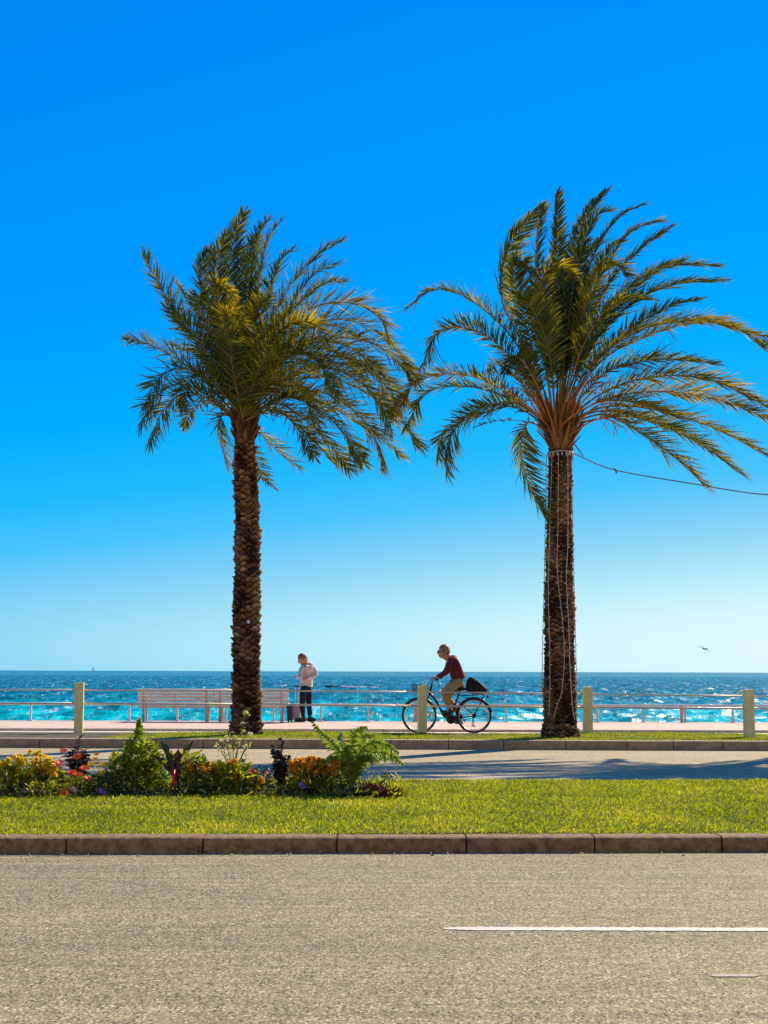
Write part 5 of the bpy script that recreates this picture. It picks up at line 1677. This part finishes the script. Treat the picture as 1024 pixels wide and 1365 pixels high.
# tall conical shrub
t, c, h = bush('conical_shrub', 'tall leafy green shrub with one shoot rising above the rest', 'shrub', 183, 15.5, 70, 992, 900, .07, .024, M['lf_bright'], 'mound', ydepth=.9)
h = at(183, 961, 15.5)[2] - BZ
foliage(t, c + np.array([-.01, 0, .42]), .075, .075, h * .42, 150, .06, .02, 'cone', M['lf_bright'])
foliage(t, c + np.array([-.2, -.05, .12]), .13, .14, .30, 260, .075, .024, 'mound', M['lf_bright'])
foliage(t, c + np.array([.17, -.04, .16]), .15, .14, .27, 300, .075, .026, 'mound', M['lf_bright'])
foliage(t, c + np.array([.06, -.12, .28]), .13, .12, .28, 260, .07, .024, 'mound', M['lf_bright'])
foliage(t, c, .28, .25, .34, 420, .08, .024, 'mound', M['lf_green'], 'foliage')
B, D = [], []
for j in range(60):
    q = j / 60; th = j * 2.4; B.append(c + np.array([.012, 0, h * (.72 + .28 * q)])); D.append([math.cos(th) * (1.1 - q), math.sin(th) * (1.1 - q), .5 + q])
V, F = leaves_np(B, D, np.linspace(.11, .05, 60), .028, np.array([0, 0, -.2])); np_obj('leading_shoot', V, F, M['lf_bright'], t, False)


# chard with dark crinkled leaves on red stalks
def big_leaf(mb, base, tip, wd, curl, nseg=10, lobes=0.0, side_hint=(0, 1, 0)):
    S, L_ = spline([base, (base + tip) / 2 + np.array([0, 0, curl]), tip], nseg)
    T = norm(np.gradient(S, axis=0)); sd = norm(np.cross(T, np.array(side_hint, float) + np.array([0.001, 0, .2])))
    Nn = np.cross(sd, T)
    V, F = [], []
    for i in range(nseg):
        t = i / (nseg - 1)
        wv = wd * math.sin(PI * min(1, t * .93 + .07)) ** .7 * (1 + lobes * math.sin(i * 2.2))
        for j, u in enumerate((-1, -.5, 0, .5, 1)):
            V.append(S[i] + sd[i] * wv * u + Nn[i] * (abs(u) * wd * .35 + .02 * math.sin(i * 2.1 + j * 1.9)))
    for i in range(nseg - 1):
        for j in range(4): F.append((i * 5 + j, i * 5 + j + 1, i * 5 + j + 6, i * 5 + j + 5))
    mb.add(V, F)
    return S


Yc = 15.35; c = rootpt(234, Yc)
t = thing('chard_plant', 'chard with dark crinkled leaves and a bright red stalk', 'plant', c, BED)
for pts, wd, mk, dy in (([(232, 1028), (225, 1005), (213, 986)], .055, 'lf_dark', 0), ([(236, 1030), (236, 1014), (238, 998)], .075, 'lf_purple', -.06), ([(238, 1028), (249, 1008), (258, 988)], .055, 'lf_dark', .05),
                        ([(234, 1034), (220, 1020), (204, 1008)], .06, 'lf_dark', -.1), ([(240, 1032), (253, 1016), (270, 1000)], .05, 'lf_green', -.02), ([(233, 1036), (228, 1022), (222, 1016)], .06, 'lf_purple', -.14),
                        ([(238, 1030), (246, 1012), (246, 996)], .045, 'lf_yellow', .1), ([(232, 1030), (222, 1012), (228, 1000)], .05, 'lf_green', .1), ([(240, 1030), (252, 1018), (262, 1010)], .05, 'lf_yellow', -.08), ([(234, 1032), (226, 1020), (212, 1016)], .045, 'lf_green', -.12), ([(237, 1028), (242, 1008), (254, 998)], .05, 'lf_green', -.05)):
    mb = MB(); a_, m_, b_ = [at(x, y, Yc + dy) for x, y in pts]
    big_leaf(mb, a_, b_, wd * .62, .045, lobes=.3, side_hint=(.2 + rng.normal(0, .4), 1, rng.normal(0, .4))); lf = mb.build('leaf', M[mk], t)
    mb = MB(); mb.tube(spline([c + (a_ - c) * np.array([.2, .2, 0]), (c + a_) / 2 * .5 + a_ * .5 - np.array([0, 0, .03]), a_, (a_ + b_) / 2], 8)[0], np.linspace(.008, .005, 8), 6); mb.build('stalk', M['stem_d' if mk != 'lf_purple' else 'stem_red'], lf)
mb = MB(); mb.tube([at(231, 1046, Yc - .25), at(231.5, 1036, Yc - .24), at(232.5, 1026, Yc - .2)], [.014, .015, .01], 8); mb.build('stalk', M['stem_red'], t)

# mixed low bushes
t, c, h = bush('wallflower_bush', 'small yellow-green bush with a yellow flower head beside the red-stalked chard', 'flowering bush', 262, 15.4, 50, 1010, 420, .07, .022, M['lf_green'])
heads(t, c, 15.4, [(254, 1021), (257, 1026), (250, 1028), (259, 1018), (278, 1018), (287, 1020), (270, 1022)], .026, M['fl_amber'], 9)
t, c, h = bush('wallflower_bush', 'broad leafy bush with scattered amber flowers under the pale spindly plant', 'flowering bush', 306, 15.35, 96, 1018, 900, .07, .022, M['lf_green'])
foliage(t, c, .3, .2, .22, 220, .06, .018, 'mound', M['lf_yellow'])
heads(t, c, 15.35, [(290, 1022), (312, 1030), (316, 1028), (333, 1033), (325, 1058), (337, 1055), (320, 1062), (366, 1058), (305, 1018), (313, 1014), (350, 1040)], .022, M['fl_amber'], 7)
for x, y in ((336, 1027), (352, 1029.5), (312, 1015)):
    flower(t, at(x, y, 15.3), (0.1, -.2, 1), 6.5 * 15.3 / FPX, M['fl_coral'], petals=9, cup=.05)
# spindly pale plant
Yc = 15.5; c = rootpt(311, Yc)
t = thing('spindly_plant', 'thin branching plant with cream blossoms in front of the left palm trunk', 'plant', c, BED)
tips = [at(x, y, Yc + d) for x, y, d in ((291, 993, 0), (300, 985, .1), (311, 980, -.1), (322, 971, 0), (327, 954, .05), (333, 985, .1), (337, 982, -.05), (318, 990, -.1), (306, 995, .1), (328, 994, 0), (298, 1000, .05))]
stems(t, c, tips, .006, M['stem'], .22)
for p in tips:
    for k in range(2): cluster(t, p + rng.normal(0, .026, 3), .026, M['fl_cream'], 5, .011)
mb = MB()
B, D = [], []
for p in tips:
    for q in (.5, .62, .72, .82, .9):
        for _ in range(2): B.append(c + (p - c) * q + rng.normal(0, .012, 3)); D.append(rng.normal(size=3) + np.array([0, 0, .7]))
V, F = leaves_np(B, D, .045, .014, np.array([0, 0, -.2])); np_obj('foliage', V, F, M['lf_yellow'], t, False)
spiky(375, 15.55, 40, 985, 'dark purple basil-like plant between the leafy bush and the amber flowers', 'purple_plant', 10, M['lf_purple'], .06, .042)
# amber bush
t, c, h = bush('wallflower_bush', 'amber flowering bush beside the large arching thistle-leaved plant', 'flowering bush', 418, 15.4, 80, 1016, 800, .075, .02, M['lf_green'])
pts = [(386 + i * 4.6 + rng.uniform(-2, 2), 1013 + 6 * abs(i - 7) / 7 + rng.uniform(-3, 5)) for i in range(15)] + [(390 + i * 6 + rng.uniform(-2, 2), 1022 + rng.uniform(-3, 6)) for i in range(10)] + [(395, 1036), (420, 1032), (440, 1034), (448, 1030), (432, 1030), (405, 1034)]
heads(t, c, 15.4, pts, .024, M['fl_amber'], 8)
# cardoon
Yc = 15.45; c = rootpt(468, Yc)
t = thing('cardoon_plant', 'large arching thistle-leaved plant at the right end of the flower bed', 'plant', c, BED)


def cardoon_leaf(pts, dy, Lw):
    n_ = len(pts)
    P = [c + np.array([rng.normal(0, .02), rng.normal(0, .02), 0])] + [at(x, y, Yc + dy * (i + 1) / n_) for i, (x, y) in enumerate(pts)]
    S, L_ = spline(P, 26)
    mb = MB(); mb.tube(S, np.linspace(.017, .004, 26), 6); ro = mb.build('leaf', M['lf_card'], t)
    T = norm(np.gradient(S, axis=0)); sd = norm(np.cross(T, [0.1, 1.0, .35])); 
    B, D, Ls, Sd = [], [], [], []
    for i in range(5, 26):
        q = (i - 5) / 20
        for s in (-1, 1):
            for rep in range(2):
                B.append(S[i]); d = T[i] * .85 + s * sd[i] * .9 + rng.normal(0, .22, 3) + np.array([0, -.25 + .5 * rep, -.1]); D.append(d); Ls.append(Lw * math.sin(PI * (.18 + .78 * q)) ** .8 * rng.uniform(.8, 1.2)); Sd.append(np.cross(d, np.cross(T[i], sd[i])) + rng.normal(0, .3, 3))
    V, F = leaves_np(B, D, np.array(Ls), .026, np.array([.05, 0, -.3]), (.8, 1, .6, .05), side=np.array(Sd))
    np_obj('lobes', V, F, M['lf_card'], ro, False)


for pts, dy, Lw in (([(463, 1020), (452, 1000), (438, 985), (424, 972), (417, 963)], -.1, .10), ([(470, 1020), (470, 995), (472, 980), (478, 972), (488, 970)], -.1, .13), ([(474, 1020), (482, 1000), (496, 990), (512, 992), (530, 1003)], -.15, .13),
                    ([(472, 1022), (478, 1005), (500, 1003), (520, 1006), (536, 1018)], .2, .12), ([(466, 1025), (458, 1005), (452, 990), (455, 978)], .2, .11), ([(464, 1028), (452, 1015), (442, 1008), (436, 1014)], -.25, .11),
                    ([(473, 1028), (483, 1012), (492, 1008), (504, 1014)], -.35, .11), ([(470, 1018), (474, 995), (484, 982), (498, 980)], .25, .12), ([(468, 1030), (464, 1014), (462, 1000), (460, 994)], -.3, .11), ([(472, 1030), (478, 1018), (484, 1010), (488, 1012)], -.3, .1)):
    cardoon_leaf(pts, dy, Lw)


def lettuce(px, Y, wpx, ytop, label, mat, name):
    c = rootpt(px, Y); k = Y / FPX; t = thing(name, label, 'plant', c, BED); h = at(px, ytop, Y)[2] - BZ
    for i in range(13):
        th = i * 2.4 + .3; q = 1 - i / 16
        mb = MB(); o = np.array([math.cos(th), math.sin(th) * .8, 0])
        big_leaf(mb, c + np.array([0, 0, .01]), c + o * wpx / 2 * k * q + np.array([0, 0, h * (1.05 - .55 * q)]), .045, .03, 7, .1, (o[1], -o[0], .1))
        mb.build('leaf', mat, t)


lettuce(497, 15.2, 38, 1043, 'dark red lettuce-like plant at the right end of the bed', M['lf_red'], 'red_lettuce')
lettuce(481, 15.15, 26, 1048, 'small dark purple leafy rosette at the foot of the thistle-leaved plant', M['lf_purple'], 'purple_rosette')
lettuce(513, 15.05, 24, 1054, 'small red leafy rosette low beside the dark red lettuce', M['lf_red'], 'red_lettuce')
lettuce(531, 15.15, 30, 1046, 'pale yellow-green leafy plant last on the right of the bed', M['lf_yellow'], 'green_lettuce')

# soil and low dark filler under the plants
xs_ = np.linspace(-7.5, bedx1, 60)
V = [(x, 15.75 + (bedF(x) - 15.75) * max(0, min(1, (bedx1 - x) / .5)) ** .5, lawn_z(x, 15.1) + .006) for x in xs_] + [(x, 15.75 + (bedB(x) - 15.75) * max(0, min(1, (bedx1 - x) / .5)) ** .5, lawn_z(x, 16.4) + .006) for x in xs_]
so2 = np_obj('bed_soil', V, [(i, i + 1, i + 61, i + 60) for i in range(59)], M['soil'], None, True); so2['kind'] = 'structure'
nF = 7500
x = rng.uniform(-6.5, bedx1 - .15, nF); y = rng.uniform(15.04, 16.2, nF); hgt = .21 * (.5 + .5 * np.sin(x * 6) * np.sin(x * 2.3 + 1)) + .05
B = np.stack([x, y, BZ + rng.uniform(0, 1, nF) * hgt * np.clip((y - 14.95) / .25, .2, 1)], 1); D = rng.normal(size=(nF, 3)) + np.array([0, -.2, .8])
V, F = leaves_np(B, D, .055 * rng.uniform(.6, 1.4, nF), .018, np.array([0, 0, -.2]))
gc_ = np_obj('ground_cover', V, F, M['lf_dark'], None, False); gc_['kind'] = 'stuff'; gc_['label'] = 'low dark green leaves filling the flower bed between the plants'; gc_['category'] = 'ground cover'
nF = 4200
x = rng.uniform(-6.5, bedx1 - .05, nF); y = rng.uniform(14.97, 15.9, nF)
B = np.stack([x, y, BZ + rng.uniform(0, 1, nF) * (.10 + .24 * (y - 14.97)) * (.6 + .5 * np.sin(x * 5.3) * np.sin(x * 1.9))], 1); D = rng.normal(size=(nF, 3)) + np.array([0, -.2, .9])
V, F = leaves_np(B, D, .06 * rng.uniform(.6, 1.4, nF), .018, np.array([0, 0, -.2]))
M['lf_mix'] = lm('mixed_front_leaves', (.03, .05, .005), (.20, .24, .014), (.52, .48, .08), trans=.5, nscale=5)
g3 = np_obj('front_ground_cover', V, F, M['lf_mix'], None, False); g3['kind'] = 'stuff'; g3['label'] = 'sparse light green leaves along the front edge of the flower bed'; g3['category'] = 'ground cover'
